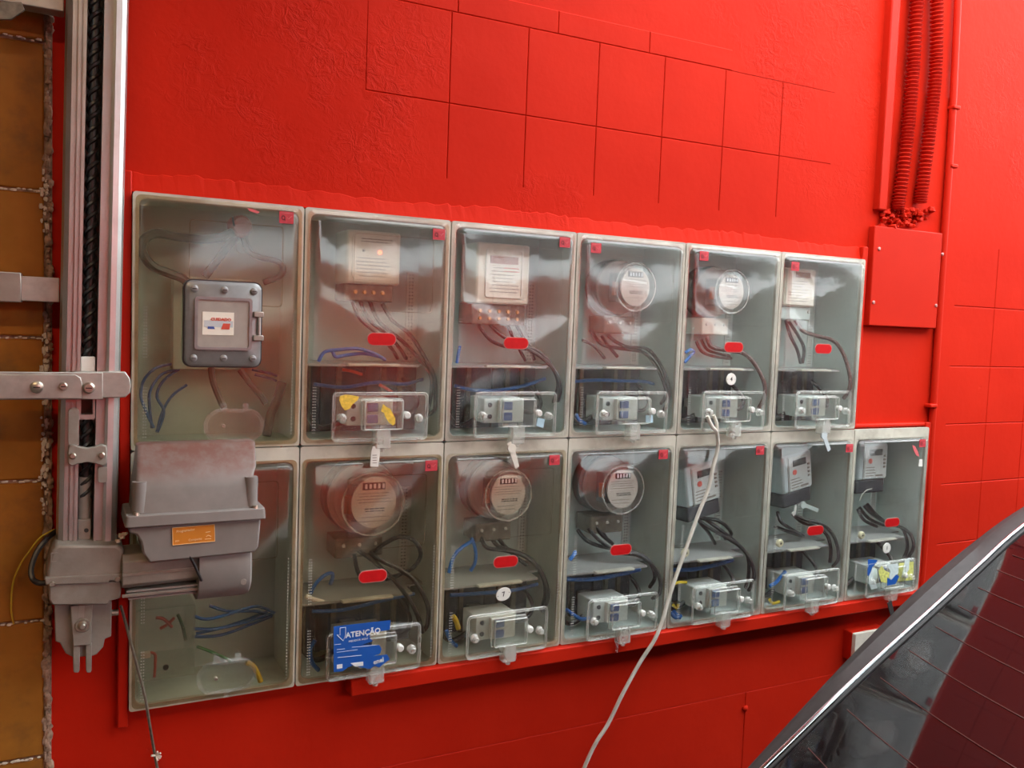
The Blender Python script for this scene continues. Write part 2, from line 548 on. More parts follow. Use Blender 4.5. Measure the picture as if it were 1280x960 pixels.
# left of the boxes and everything above / below / right, cut round the niche
wrect(-3.6, -0.004, 0.0, 3.25)
wrect(-0.004, NX1, 0.652, Z_BOT - 0.004)
wrect(NX1, NX2, 0.652, Z_BOT - 0.004)
wrect(-0.004, 0.45, 0.0, 0.652)
wrect(0.45, 9.0, 0.0, 0.652, GR)
wrect(NX2, 9.0, 0.652, 0.83)
wrect(NX1, NX2, Z_MID_L + 0.004, Z_TOP + 0.004)
wrect(NX2, 2.50, 0.83, Z_TOP + 0.004)
wrect(2.50, 9.0, 0.83, 2.03, GR)
wrect(-0.004, 2.50, Z_TOP + 0.004, 2.05)
wrect(2.50, 9.0, 2.03, 2.05)
wrect(-0.004, 0.476, 2.05, 2.430)
wrect(0.476, 1.90, 2.05, 2.430, GR)
wrect(1.90, 9.0, 2.05, 2.430)
wrect(-0.004, 0.15, 2.430, 2.486)
wrect(0.15, 1.509, 2.430, 2.486, GR)
wrect(1.509, 9.0, 2.430, 2.486)
wrect(-0.004, 9.0, 2.486, 3.25, 0.0035)
wrect(-0.004, NX2, Z_BOT - 0.004, Z_TOP + 0.004, 0.20)      # back of the niche
wall = build('wall_back', wb_, 'red', kind='structure', smooth=False)
ORIGIN[wall] = Vector((0, 0, 0))

def tile(x0, x1, z0, z1, gl, gr, gb, gt, gl2=None, gr2=None, y0=0.0, yb=GR, ch=0.0020, mat='red', parent=None, name='tile'):
    """one tile: g* = half joint on each side (0 = runs flush into the plaster); gl2/gr2 = joint at the lower end"""
    gl2 = gl if gl2 is None else gl2
    gr2 = gr if gr2 is None else gr2
    def ring_at(y, c):
        return [(x0 + gl2 + (c if gl2 else 0), y, z0 + gb + (c if gb else 0)), (x1 - gr2 - (c if gr2 else 0), y, z0 + gb + (c if gb else 0)),
                (x1 - gr - (c if gr else 0), y, z1 - gt - (c if gt else 0)), (x0 + gl + (c if gl else 0), y, z1 - gt - (c if gt else 0))]
    mb = MB().loft([ring_at(yb + 0.002, 0), ring_at(y0 + ch * 0.8, 0), ring_at(y0, ch)], False, True)
    return build(name, mb, mat, parent if parent is not None else wall, smooth=False)

g = 0.0004
ex = [0.476, 0.677, 0.879, 1.081, 1.285, 1.490, 1.698, 1.90]
for i in range(7):
    tile(ex[i], ex[i + 1], 2.222, 2.430, 0.0001 if i == 0 else g, 0 if i == 6 else g, g, g)
    tile(ex[i], ex[i + 1], 2.05, 2.222, 0 if i == 0 else g, 0 if i == 6 else g, 0, g if i < 6 else 0, 0 if i == 0 else 0.0004, 0 if i == 6 else 0.0004)
lx = [0.15, 0.42, 0.692, 0.96, 1.233, 1.509]
for i in range(5):
    tile(lx[i], lx[i + 1], 2.430, 2.486, g, g if i < 4 else 0, g, 0.0006)
rx = [2.50, 2.708, 2.912, 3.116, 3.32, 3.52]
rz = [0.83, 1.03, 1.234, 1.436, 1.63, 1.83, 2.03]
for i in range(5):
    for j in range(6):
        tile(rx[i], rx[i + 1], rz[j], rz[j + 1], 0 if i == 0 else 0.0005, 0.0005 if i < 4 else 0, 0 if j == 0 else 0.0008, 0 if j == 5 else 0.0008)
bx_ = [0.45, 1.075, 1.69, 2.30, 2.92, 3.54]
for i in range(5):
    tile(bx_[i], bx_[i + 1], 0.41, 0.652, 0.0006 if i > 1 else 0, 0.0006 if i > 0 else 0, 0.0010, 0.0011, name='block')
    tile(bx_[i], bx_[i + 1], 0.0, 0.41, 0.0006 if i > 1 else 0, 0.0006 if i > 0 else 0, 0, 0.0010, name='block')
# plaster band just over the boxes, its upper edge broken
pts = []
x = -0.004
while x < 2.05:
    pts.append((x, 1.990 + random.uniform(-0.004, 0.004) + 0.004 * math.sin(x * 9)))
    x += random.uniform(0.006, 0.022)
pts.append((2.055, 1.992))
band = MB()
lo = [(px, 1.9508) for px, _ in pts]
band.loft([[(a[0], -0.0008, a[1]) for a in pts], [(a[0], -0.0030, a[1] - 0.002) for a in pts], [(b[0], -0.011, b[1]) for b in lo], [(b[0], 0.01, b[1]) for b in lo], [(a[0], 0.01, a[1]) for a in pts], [(a[0], -0.0008, a[1]) for a in pts]], False, False, closed=False)
build('trim_1', band, 'red', kind='structure', smooth=False)
# ledge under the lower row, right of the ATENCAO box
build('trim_2', MB().box(0.464, 2.395, -0.047, 0.02, 0.857, 0.8950), 'red_smooth', kind='structure', bev=0.004)
# plaster rim beside the upper and lower row ends
build('trim_3', MB().box(2.040, 2.40, -0.014, 0.02, 1.4335, 1.4465), 'red_smooth', kind='structure', bev=0.004)
build('trim_4', MB().box(2.3795, 2.402, -0.020, 0.02, 0.89, 1.447), 'red_smooth', kind='structure', bev=0.003)
build('trim_5', MB().box(2.0395, 2.060, -0.020, 0.02, 1.447, 1.99), 'red_smooth', kind='structure', bev=0.003)
build('trim_6', MB().box(-0.020, 0.0008, -0.020, 0.02, 0.86, 1.99), 'red_smooth', kind='structure', bev=0.003)

# ochre tiled pier at the side of the gate
pier = build('wall_pier', MB().box(-1.6, -0.139, -0.004, 0.02, 0.0, 3.25), 'mortar', kind='structure', smooth=False)
ORIGIN[pier] = Vector((0, 0, 0))
zs = [-0.008 + 0.2775 * i for i in range(0, 13)]
for j in range(len(zs) - 1):
    z0, z1 = max(zs[j], 0.0), min(zs[j + 1], 3.25)
    for i in range(4):
        x1 = -0.150 - 0.36 * i
        tile(x1 - 0.36, x1, z0, z1, 0.003, 0.003, 0.0032, 0.0032, y0=-0.012 + random.uniform(-0.001, 0.001), yb=-0.004, ch=0.003, mat='ochre', parent=pier)
mo = MB()
z = 0.3
while z < 2.9:
    s = random.uniform(0.003, 0.0075)
    mo.ball((-0.1455 + random.uniform(-0.005, 0.004), -0.010, z), s, 0.006, s * random.uniform(0.8, 2.4), 7, 5, 0.3)
    z += random.uniform(0.005, 0.012)
build('mortar_edge', mo, 'mortar', pier, kind='stuff')
mo = MB()
for zc, n in ((1.93, 16), (1.655, 14), (1.56, 10), (1.46, 22), (1.40, 14), (1.36, 12), (1.90, 8)):
    for k in range(n):
        s = random.uniform(0.0015, 0.004)
        mo.ball((-0.150 + random.uniform(-0.008, 0.004), -0.016, zc + random.uniform(-0.045, 0.045)), s, 0.003, s * random.uniform(0.8, 2.5), 6, 4, 0.3)
for zc in (2.213, 1.935, 1.657, 1.380, 1.102, 0.825):
    xx = -0.60
    while xx < -0.155:
        s = random.uniform(0.0015, 0.003)
        mo.ball((xx, -0.0135, zc + random.uniform(-0.002, 0.002)), s * 2, 0.0025, s, 6, 4, 0.3)
        xx += random.uniform(0.006, 0.016)
build('filler_crumbs', mo, 'mortar_white', pier, kind='stuff')

# conduits, trims and cover plate on the right of the boxes
build('trim_7', MB().box(2.090, 2.128, -0.022, 0.01, 2.105, 3.2), 'red_smooth', kind='structure', bev=0.004)
pp = MB()
pp.tube([at(1199, -40, -0.012), at(1190, 150, -0.012), at(1180, 300, -0.012), at(1169, 470, -0.012), at(1163, 560, -0.012), at(1157, 660, -0.012), at(1150, 740, -0.012)], 0.0115, 10)
pipe = build('conduit_pipe', pp, 'red_smooth', label='thin straight conduit pipe painted red, running down the wall beside the cover plate', cat='pipe')
for px, py in ((1192, 135), (1189, 208), (1163, 507)):
    c = at(px, py, -0.012)
    build('pipe_clip', MB().box(c.x - 0.016, c.x + 0.016, -0.027, 0.0, c.z - 0.006, c.z + 0.006), 'red_smooth', pipe, bev=0.003)

def corrugated(pts, label):
    P = [Vector(p) for p in pts]
    fine = []
    for i in range(len(P) - 1):
        p0, p1, p2, p3 = P[max(i - 1, 0)], P[i], P[i + 1], P[min(i + 2, len(P) - 1)]
        k = max(4, int((p2 - p1).length / 0.0022))
        for j in range(k):
            u = j / k
            fine.append(0.5 * ((2 * p1) + (p2 - p0) * u + (2 * p0 - 5 * p1 + 4 * p2 - p3) * u * u + (3 * p1 - p0 - 3 * p2 + p3) * u ** 3))
    rad = [0.0172 + 0.0042 * math.sin(i * 2 * math.pi / 5) for i in range(len(fine))]
    return build('corrugated_conduit', MB().tube(fine, rad, 14, 1), 'red_gloss', label=label, cat='conduit', group='corrugated conduits above the cover plate')
corrugated([at(1148, -30, -0.022), at(1141, 90, -0.022), at(1133, 180, -0.024), at(1122, 262, -0.02)], 'red corrugated conduit, the one nearer the meter boxes')
corrugated([at(1171, -30, -0.022), at(1170, 80, -0.022), at(1161, 170, -0.024), at(1150, 254, -0.02)], 'red corrugated conduit, the one nearer the thin straight pipe')
pl = thing('cover_plate', (2.24, -0.02, 1.752), 'square red metal cover plate with four screws below the corrugated conduits', 'cover plate')
build('plate', MB().box(2.078, 2.386, -0.024, 0.0, 1.752, 2.056), 'red_smooth', pl, bev=0.003)
for px, py in ((1099, 311), (1092, 378), (1178, 318), (1170, 382)):
    c = at(px, py, -0.025)
    build('screw', MB().lathe((c.x, -0.0235, c.z), (0, -0.005, 0), [(0, 0.0055), (0.6, 0.0055), (1, 0.003)], 10), 'sticker_rim', pl)
cl = MB()
for k in range(60):
    px = random.uniform(1100, 1165); py = random.uniform(262, 284)
    c = at(px, py, -0.012)
    s = random.uniform(0.005, 0.014)
    cl.ball((c.x, random.uniform(-0.016, -0.002), c.z), s, s * 0.9, s * 0.8, 7, 5, 0.3)
build('plaster_lumps', cl, 'red', wall, kind='stuff')
# broken wall outlet half hidden by the car
ob = thing('outlet_box', (2.16, -0.02, 0.72), 'cream wall box with red painted rim, half hidden by the car', 'outlet box')
build('rim', MB().ring(rrect(2.084, 2.231, 0.700, 0.792, 0.004), rrect(2.088, 2.227, 0.704, 0.788, 0.004), -0.032, 0.0), 'red_smooth', ob)
build('plate', MB().prism(rrect(2.0860, 2.2290, 0.7020, 0.7900, 0.004), -0.046, -0.0325), 'outlet', ob)
c = at(1108, 752, -0.03)
# bump on the lower blocks
c = at(931, 885, 0.0)
build('paint_blob', MB().ball((c.x, -0.002, c.z), 0.010, 0.008, 0.009, 9, 6, 0.15), 'red', wall)

# ---------------------------------------------------------------- meter boxes
H = 0.516
D = {
 (0, 0): 'the upper box with the CUIDADO enclosure', (0, 1): 'the upper box with yellow sticker scraps',
 (0, 2): 'the third upper box', (0, 3): 'the fourth upper box', (0, 4): 'the upper box with a number disc', (0, 5): 'the last upper box',
 (1, 0): 'the lower box behind the motor', (1, 1): 'the lower box with the blue sticker', (1, 2): 'the lower box with an oval disc',
 (1, 3): 'the fourth lower box', (1, 4): 'the lower box crossed by white cord', (1, 5): 'the sixth lower box', (1, 6): 'the last lower box'}
BOX_LABEL = {
 (0, 0): 'cloudy clear-lidded box holding a grey CUIDADO enclosure, upper corner beside the gate rail',
 (0, 1): 'upper clear-lidded meter box with yellow sticker scraps on its breaker cover',
 (0, 2): 'upper clear-lidded meter box holding the large cream display meter',
 (0, 3): 'upper clear-lidded meter box with a round meter and no number disc',
 (0, 4): 'upper clear-lidded meter box with white number disc 4',
 (0, 5): 'clear-lidded meter box at the end of the upper row, beside the cover plate',
 (1, 0): 'dusty clear-lidded box behind the gate motor, full of blue wires',
 (1, 1): 'lower clear-lidded meter box with a torn blue ATENÇÃO sticker',
 (1, 2): 'lower clear-lidded meter box with white oval number disc 7',
 (1, 3): 'lower clear-lidded meter box with a round meter, between disc 7 and the white cord',
 (1, 4): 'lower clear-lidded meter box crossed by the hanging white cord',
 (1, 5): 'lower clear-lidded meter box with a tilted meter, next to the box numbered 1',
 (1, 6): 'clear-lidded meter box at the end of the lower row with white number disc 1'}
GROUP = 'electricity meter boxes on the red wall'

def dots(mb, x, z0, z1, step, y, r):
    z = z0
    while z < z1:
        mb.box(x - r, x + r, y - 0.0012, y + 0.0006, z - r * 0.55, z + r * 0.55)
        z += step

def shelf_mesh(X, Z):
    poly = [(.0095, -.012), (.278, -.012), (.284, .050), (.3305, .050), (.3305, .1475), (.0095, .1475)]
    return MB().loft([[(X(a), b, Z(c)) for a, b in poly] for c in (.174, .179)])

def make_box(r, k, meter=True):
    bx, bz = k * W, ROWZ[r]
    h = H if r == 0 else 0.519
    t = thing('meter_box', (bx + 0.17, -0.02, bz), BOX_LABEL[(r, k)], 'meter box', GROUP)
    X = lambda a: bx + a
    Z = lambda b: bz + b
    case = MB()
    case.box(X(.004), X(.336), .148, .155, Z(.003), Z(.513))
    case.box(X(.004), X(.009), -.022, .148, Z(.003), Z(.513))
    case.box(X(.331), X(.336), -.022, .148, Z(.003), Z(.513))
    case.box(X(.009), X(.331), -.022, .148, Z(.003), Z(.008))
    case.box(X(.009), X(.331), -.022, .148, Z(.508), Z(.513))
    for cx, cz in () if meter else ((.07, .45), (.16, .44), (.24, .43)):
        case.lathe((X(cx), .148, Z(cz)), (0, -.012, 0), [(0, .012), (.8, .011), (1, .007)], 14)
    build('back_case', case, 'case', t, smooth=True)
    fr = MB().ring(rrect(X(.0015), X(.3385), Z(.001), Z(.5155 if r == 0 else .5375), .006), rrect(X(.013), X(.327), Z(.013), Z(.503), .016), -.031, -.021)
    build('front_frame', fr, 'frame', t, bev=.002)
    lid = MB()
    def lp(i, y, rad):
        return [(x, y, z) for x, z in rrect(X(i), X(.34 - i), Z(i), Z(.516 - i), rad, 5)]
    lid.loft([lp(.006, -.0315, .012), lp(.006, -.0345, .012), lp(.013, -.0350, .016), lp(.0155, -.0430, .018), lp(.0185, -.0458, .018), lp(.022, -.0466, .016),
              ], False, True)
    lid.loft([lp(.006, -.0315, .012), lp(.0155, -.0318, .016), lp(.0185, -.0415, .016), lp(.022, -.0437, .016)], False, True)
    lid.ring(rrect(X(.105), X(.292), Z(.30), Z(.468), .008), rrect(X(.1062), X(.2908), Z(.3012), Z(.4668), .008), -.0474, -.0462)
    lo = build('lid', lid, 'clear', t)
    dm = MB()
    for c in (.0225, .0270):
        dots(dm, X(c), Z(.03), Z(.13), .0062, -.0468, .0012)
        dots(dm, X(c), Z(.19), Z(.29), .0062, -.0468, .0012)
    dots(dm, X(.316), Z(.03), Z(.30), .0070, -.0468, .0011)
    build('vent_dots', dm, 'dots', lo, kind='stuff', smooth=False)
    if meter:
        sh = build('shelf', shelf_mesh(X, Z), 'shelf', t)
        build('shelf_lip', MB().box(X(.105), X(.225), -.030, -.012, Z(.1755), Z(.1815)), 'frame', sh, bev=.0015)
        rp = build('rear_panel', MB().box(X(.010), X(.330), .138, .1475, Z(.009), Z(.172)), 'rear_panel', t)
        for q in (.055, .092, .130, .205, .242, .285):
            build('panel_rib', MB().box(X(q - .006), X(q + .006), .128, .138, Z(.010), Z(.168)), 'terminal' if q in (.092, .205) else 'smoky', rp)
        st = MB().box(X(.300), X(.322), .1435, .1478, Z(.181), Z(.40))
        so = build('perforated_strip', st, 'strip', t)
        hm = MB()
        dots(hm, X(.307), Z(.19), Z(.395), .0085, .1437, .0018)
        dots(hm, X(.315), Z(.19), Z(.395), .0085, .1437, .0018)
        build('holes', hm, 'dark_dots', so, kind='stuff', smooth=False)
        # breaker cover: a shallow clear tray standing off the lid, with a small raised window in it
        cv = MB()
        o = rrect(X(.062), X(.286), Z(.010), Z(.120), .012)
        i1 = rrect(X(.066), X(.282), Z(.014), Z(.116), .009)
        cv.ring(o, i1, -.0565, -.0467)
        cv.ring(rrect(X(.070), X(.278), Z(.018), Z(.112), .007), rrect(X(.0715), X(.2765), Z(.0195), Z(.1105), .006), -.0572, -.0556)
        cv.prism(i1, -.0560, -.0545)
        a = lambda i, y: [(x, y, z) for x, z in rrect(X(.130 + i), X(.222 - i), Z(.036 + i), Z(.104 - i), .004)]
        cv.loft([a(0, -.0560), a(.001, -.0700), a(.003, -.0725)], False, True)
        b = lambda i, y: [(x, y, z) for x, z in rrect(X(.133 + i), X(.219 - i), Z(.039 + i), Z(.101 - i), .004)]
        cv.loft([b(0, -.0545), b(.001, -.0695)], False, True)
        co = build('breaker_cover', cv, 'cover', t)
        rm = MB()
        def path(i, y, rad):
            q = [(x, y, z) for x, z in rrect(X(.062 + i), X(.286 - i), Z(.010 + i), Z(.120 - i), rad, 5)]
            return q + [q[0]]
        rm.tube(path(.0015, -.0572, .0115), .0016, 6, 1, False)
        rm.tube(path(.0060, -.0572, .008), .0010, 6, 1, False)
        build('cover_rim', rm, 'rim', co)
        wm = MB()
        q = [(x, -.0722, z) for x, z in rrect(X(.132), X(.220), Z(.038), Z(.102), .004)]
        wm.tube(q + [q[0]], .0014, 6, 1, False)
        q = [(x, -.0575, z) for x, z in rrect(X(.129), X(.223), Z(.035), Z(.105), .004)]
        wm.tube(q + [q[0]], .0012, 6, 1, False)
        build('window_rim', wm, 'rim', co)
        la = MB()
        la.loft([[(x, y, z) for x, z in rrect(X(.158 + q), X(.194 - q), Z(-.006 + q), Z(.036), .004)] for y, q in ((-.0475, 0), (-.068, 0), (-.0715, .003))])
        la.cyl((X(.176), -.060, Z(-.006)), (X(.176), -.060, Z(-.013)), .0075, .006, 12)
        build('latch', la, 'rim', co)
        for cx, cz in ((.083, .063), (.262, .060)):
            kn = MB().lathe((X(cx), -.0560, Z(cz)), (0, -.018, 0), [(0, .0105), (.25, .0105), (.4, .0075), (.85, .0075), (1, .005)], 14)
            build('knob', kn, 'rim', co)
        rg = MB().lathe((X(.232), -.0560, Z(.068)), (0, -.014, 0), [(0, .0085), (.8, .0085), (1, .006)], 14)
        build('knob', rg, 'dots', co)
    else:
        cv = MB()
        oc = (.197, .051) if r == 0 else (.190, .056)
        def stad(i):
            a_, z_ = oc
            rr = .035 - i
            pts = []
            for kk in range(11):
                an = math.radians(-90 + 18 * kk)
                pts.append((X(a_ + .026) + rr * math.cos(an), Z(z_) + rr * math.sin(an)))
            for kk in range(11):
                an = math.radians(90 + 18 * kk)
                pts.append((X(a_ - .026) + rr * math.cos(an), Z(z_) + rr * math.sin(an)))
            return pts
        cv.prism(stad(.003), -.0545, -.0530)
        co = build('oval_cover', cv, 'cover', t)
        build('oval_rim', MB().ring(stad(0), stad(.003), -.056, -.0467).ring(stad(.006), stad(.0075), -.0555, -.0544), 'thick', co)
        for s in (-.022, .022):
            build('hinge', MB().box(X(oc[0] + s - .006), X(oc[0] + s + .006), -.058, -.047, Z(oc[1] + .030), Z(oc[1] + .046)), 'thick', co, bev=.0015)
        build('latch', MB().box(X(oc[0] - .005), X(oc[0] + .005), -.054, -.047, Z(oc[1] - .047), Z(oc[1] - .034)), 'thick', co, bev=.0015)
        build('screw', MB().lathe((X(oc[0] - .023), -.0545, Z(oc[1])), (0, -.006, 0), [(0, .0042), (.7, .0042), (1, .003)], 12), 'bolt', co)
    return t

BOX = {}
proto = make_box(0, 1)
BOX[(0, 1)] = proto
protoL = make_box(1, 1)
BOX[(1, 1)] = protoL
lids = {(0, 2): 'clear', (0, 3): 'clear_mid', (0, 4): 'clear', (0, 5): 'clear', (1, 2): 'lid_warm_dim_mild', (1, 3): 'clear_low', (1, 4): 'clear_low', (1, 5): 'clear_low', (1, 6): 'clear_low'}
for (r, k), lm in lids.items():
    src = proto if r == 0 else protoL
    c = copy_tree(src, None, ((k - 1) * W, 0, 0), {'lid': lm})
    c['label'] = BOX_LABEL[(r, k)]
    BOX[(r, k)] = c
def lid_of(b):
    return [c for c in b.children if c.name.startswith('lid')][0]
lid_of(proto).data.materials[0] = M['lid_warm_dim_mild']
lid_of(protoL).data.materials[0] = M['lid_warm_dim']
BOX[(0, 0)] = make_box(0, 0, False)
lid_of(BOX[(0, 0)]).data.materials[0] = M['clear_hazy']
BOX[(1, 0)] = make_box(1, 0, False)
lid_of(BOX[(1, 0)]).data.materials[0] = M['lid_warm_dim']
for (r, k), b in BOX.items():
    ORIGIN[lid_of(b)] = ORIGIN[b]

# stickers on the lids
YL = -0.0468
for r, k, px, py, tilt in ((0, 1, 477, 424, 0), (0, 2, 645, 429, 0), (0, 4, 917, 434, 0), (0, 5, 1029, 436, 0), (1, 1, 466, 720, 0), (1, 2, 632, 702, 0), (1, 3, 776, 687, 0), (1, 5, 1019, 663, 0), (1, 6, 1115, 653, 0)):
    c = at(px, py, YL)
    L = lid_of(BOX[(r, k)])
    o = build('oval_sticker', MB().prism(rrect(c.x - .034, c.x + .034, c.z - .0145, c.z + .0145, .0143, 6), -.0478, -.0466), 'sticker_rim', L, label='red oval sticker with a thin pale rim')
    build('sticker_face', MB().prism(rrect(c.x - .0325, c.x + .0325, c.z - .013, c.z + .013, .0128, 6), -.0483, -.0477), 'sticker_red', L)
for r, k, px, py in ((0, 0, 358, 272), (0, 1, 549, 293), (0, 2, 706, 303), (0, 3, 745, 310), (0, 4, 880, 320), (0, 5, 994, 333), (1, 1, 539, 582), (1, 2, 693, 575), (1, 3, 829, 568), (1, 4, 950, 563), (1, 5, 1065, 560), (1, 6, 1153, 554)):
    c = at(px, py, YL)
    c.x = max(k * W + .037, min(k * W + .303, c.x))
    L = lid_of(BOX[(r, k)])
    build('square_tag', MB().box(c.x - .015, c.x + .015, -.0477, -.0466, c.z - .0125, c.z + .0125), 'tag_red', L, label='small red square tag')
    q = MB().ring(ellipse(c.x - .0065, c.z - .001, .0042, .0052, 14), ellipse(c.x - .0065, c.z - .001, .0020, .0028, 14), -.0481, -.0476)
    q.box(c.x - .0045, c.x - .0018, -.0481, -.0476, c.z - .0068, c.z - .0040)
    build('tag_print', q, 'tag_dark', L, smooth=False)
    q = MB()
    q.tube([(c.x + .001, -.0478, c.z + .000), (c.x + .004, -.0478, c.z - .003), (c.x + .011, -.0478, c.z + .004)], .0010, 5, 1)
    q.box(c.x - .011, c.x + .012, -.0480, -.0476, c.z + .0085, c.z + .0100)
    build('tag_mark', q, 'tag_pink', L, smooth=False)
for r, k, px, py, num, rx_, rz_, tl, pin in ((0, 4, 913.5, 474, '4', .0175, .0165, 0, True), (1, 2, 629, 742.5, '7', .0205, .0165, .22, True), (1, 6, 1108, 685, '1', .0175, .0165, 0, False)):
    c = at(px, py, YL)
    L = lid_of(BOX[(r, k)])
    build('number_disc', MB().prism(ellipse(c.x, c.z, rx_, rz_, 28, tl), -.0492, -.0466), 'white', L, bev=.0008, label='white number disc ' + num)
    text('disc_number', num, .0165, 'ink', L, (c.x, -.0494, c.z), tl, bold=.0002)
    if pin:
        for s in (-1, 1):
            build('disc_pin', MB().lathe((c.x + s * rx_ * .76 * math.cos(tl), -.0490, c.z + s * rx_ * .76 * math.sin(tl)), (0, -.0008, 0), [(0, .0011), (1, .0011)], 8), 'ink', L)

def scrap(name, px_pts, Y, mat, parent, th=.0006, label=None):
    P = [at(a, b, Y) for a, b in px_pts]
    return build(name, MB().prism([(p.x, p.z) for p in P], Y - th, Y), mat, parent, smooth=False, label=label)

def cover_of(b):
    return [c for c in b.children if c.name.startswith('breaker_cover')][0]
for b in BOX.values():
    for c in b.children:
        ORIGIN[c] = ORIGIN[b]
# yellow scraps, box (0,1)
cv = cover_of(BOX[(0, 1)])
YC = -.0575
scrap('yellow_scrap', [(425, 495), (432, 493), (440, 494), (449, 496), (447, 500), (440, 506), (437, 511), (431, 513), (427, 508), (424, 500)], YC, 'yellow_scrap', cv, label='torn yellow sticker scrap')
scrap('yellow_scrap', [(479, 505), (482, 508), (488, 511), (491, 517), (494, 523), (494, 529), (491, 532), (486, 528), (481, 520), (480, 516), (476, 514)], -.0735, 'yellow_scrap', cv, label='torn yellow sticker scrap')
# blue ATENCAO sticker, box (1,1)
cv = cover_of(BOX[(1, 1)])
YS = -.0742
bs = scrap('blue_sticker', [(417, 783), (488, 775), (487, 787), (470, 790), (462, 791), (462, 798), (466, 801), (452, 806), (474, 806), (477, 811), (475, 817), (466, 820), (484, 818), (487, 824), (480, 829), (474, 834), (468, 832), (462, 836), (450, 834), (443, 831), (435, 834), (428, 839), (417, 840)], YS, 'blue_sticker', cv, .0008, label='torn blue ATENÇÃO warning sticker')
def stroke(name, pts, Y, w, mat, parent):
    P = [at(a, b, Y) for a, b in pts]
    return build(name, MB().tube([tuple(p) for p in P], w, 5, 1), mat, parent, smooth=False)
a = at(455, 791, YS)
text('sticker_title', 'ATENÇÃO', .0170, 'white_print', cv, (a.x - .002, YS - .0010, a.z), .02, bold=.0004)
a = at(450, 799.5, YS)
text('sticker_line', 'MEDIDOR AQUI', .0062, 'white_print', cv, (a.x - .004, YS - .0010, a.z), .03)
stroke('sticker_arrow', [(425, 785), (432, 784), (432, 794), (429, 801), (421, 793.5), (425, 794), (425, 785)], YS - .001, .0008, 'white_print', cv)
for (u0, v0, u1, v1) in ((418, 806, 426, 805), (421, 812, 431, 811), (440, 809, 453, 808), (421, 815.5, 447, 812), (422, 822, 452, 819), (453, 808, 472, 806)):
    stroke('sticker_line', [(u0, v0), (u1, v1)], YS - .0008, .0005, 'white_print', cv)
a = at(473, 826, YS)
text('sticker_logo', 'enel', .0150, 'white_print', cv, (a.x, YS - .0012, a.z), .16, bold=.0003)
scrap('sticker_patch', [(421, 831), (428, 830), (428, 835), (421, 836)], YS - .0009, 'white_print', cv)
scrap('sticker_patch', [(438, 829), (454, 827), (454, 832), (444, 833)], YS - .0009, 'white_print', cv)
for k, q in ((2, [(672, 522), (681, 524), (679, 535), (670, 532)]), (3, [(807, 519), (816, 519), (816, 528), (807, 528)])):
    scrap('blue_tab', q, -.0578, 'pale_blue', cover_of(BOX[(0, k)]), label='small pale blue tab')
# paint smears on two lids
scrap('paint_smear', [(1140, 556), (1144, 558), (1148, 566), (1149, 571), (1145, 569), (1142, 563)], -.0468, 'tag_pink', lid_of(BOX[(1, 6)]), label='smear of red paint')
scrap('paint_smear', [(1149, 574), (1153, 574), (1153, 583), (1148, 583)], -.0468, 'white', lid_of(BOX[(1, 6)]), label='small white paper scrap')
scrap('ink_mark', [(290, 271), (292, 271), (293, 277), (294, 283), (292, 283), (290, 277)], -.0468, 'ink', lid_of(BOX[(0, 0)]), label='short black pen mark')
scrap('paint_smear', [(309, 260), (318, 262), (325, 265), (322, 267), (312, 264)], -.0468, 'tag_pink', lid_of(BOX[(0, 0)]), label='smear of red paint')
# torn scraps on box (1,6)
cv = cover_of(BOX[(1, 6)])
scrap('paper_scrap', [(1091, 709), (1096, 711), (1097, 722), (1095, 728), (1097, 735), (1089, 737), (1086, 729), (1086, 720)], -.0580, 'paper', cv, label='pale torn paper scrap')
scrap('paper_scrap', [(1085, 699), (1097, 700), (1093, 706), (1090, 709), (1087, 722), (1084, 718)], -.0576, 'blue_sticker', cv, label='blue torn sticker scrap')
scrap('paper_scrap', [(1102, 707), (1106, 713), (1112, 716), (1109, 729), (1101, 727), (1098, 714)], -.0740, 'lime_scrap', cv, label='lime torn sticker scrap')
scrap('paper_scrap', [(1108, 706), (1122, 704), (1123, 716), (1115, 726), (1111, 722), (1113, 714)], -.0745, 'paper', cv, label='lilac torn paper scrap')
scrap('paper_scrap', [(1109, 722), (1114, 725), (1120, 718), (1124, 720), (1119, 730), (1109, 732)], -.0750, 'blue_sticker', cv, label='blue torn sticker scrap')
scrap('paper_scrap', [(1124, 704), (1142, 702), (1141, 725), (1122, 727)], -.0582, 'lime_scrap', cv, label='lime square sticker')
scrap('paper_scrap', [(1131, 700), (1137, 697), (1136, 712), (1131, 720), (1127, 722)], -.0590, 'paper', cv, label='pale torn paper scrap')
for px, py, k in ((857, 691, 4), (975, 679, 5), (1077, 669, 6)):
    c = at(px, py, -.0175)
    pn = thing('plug', (c.x, -.02, c.z - .008), 'round cream rubber plug on the shelf of ' + D[(1, k)], 'plug', 'cream rubber plugs in the lower boxes')
    build('cap', MB().lathe((c.x, -.012, c.z), (0, -.010, 0), [(0, .012), (.6, .0125), (1, .0095)], 16), 'plug', pn)
    build('core', MB().lathe((c.x, -.0215, c.z), (0, -.002, 0), [(0, .004), (1, .003)], 10), 'smoky', pn)

# ---------------------------------------------------------------- meters
def print_lines(px0, px1, pz0, pz1, n, y, mat, parent, h=.0018, jit=.25, name='printed_text'):
    mb = MB()
    for i in range(n):
        z = pz1 - (pz1 - pz0) * (i + .5) / n
        x = px0 + random.uniform(0, jit) * (px1 - px0) * .5
        xe = px1 - random.uniform(0, jit) * (px1 - px0)
        while x < xe:
            w = random.uniform(.004, .014)
            mb.box(x, min(x + w, xe), y - .0004, y, z - h / 2, z + h / 2)
            x += w + .0022
    return build(name, mb, mat, parent, smooth=False)

def xform(parts, m):
    for mb in parts:
        mb.xf(m)

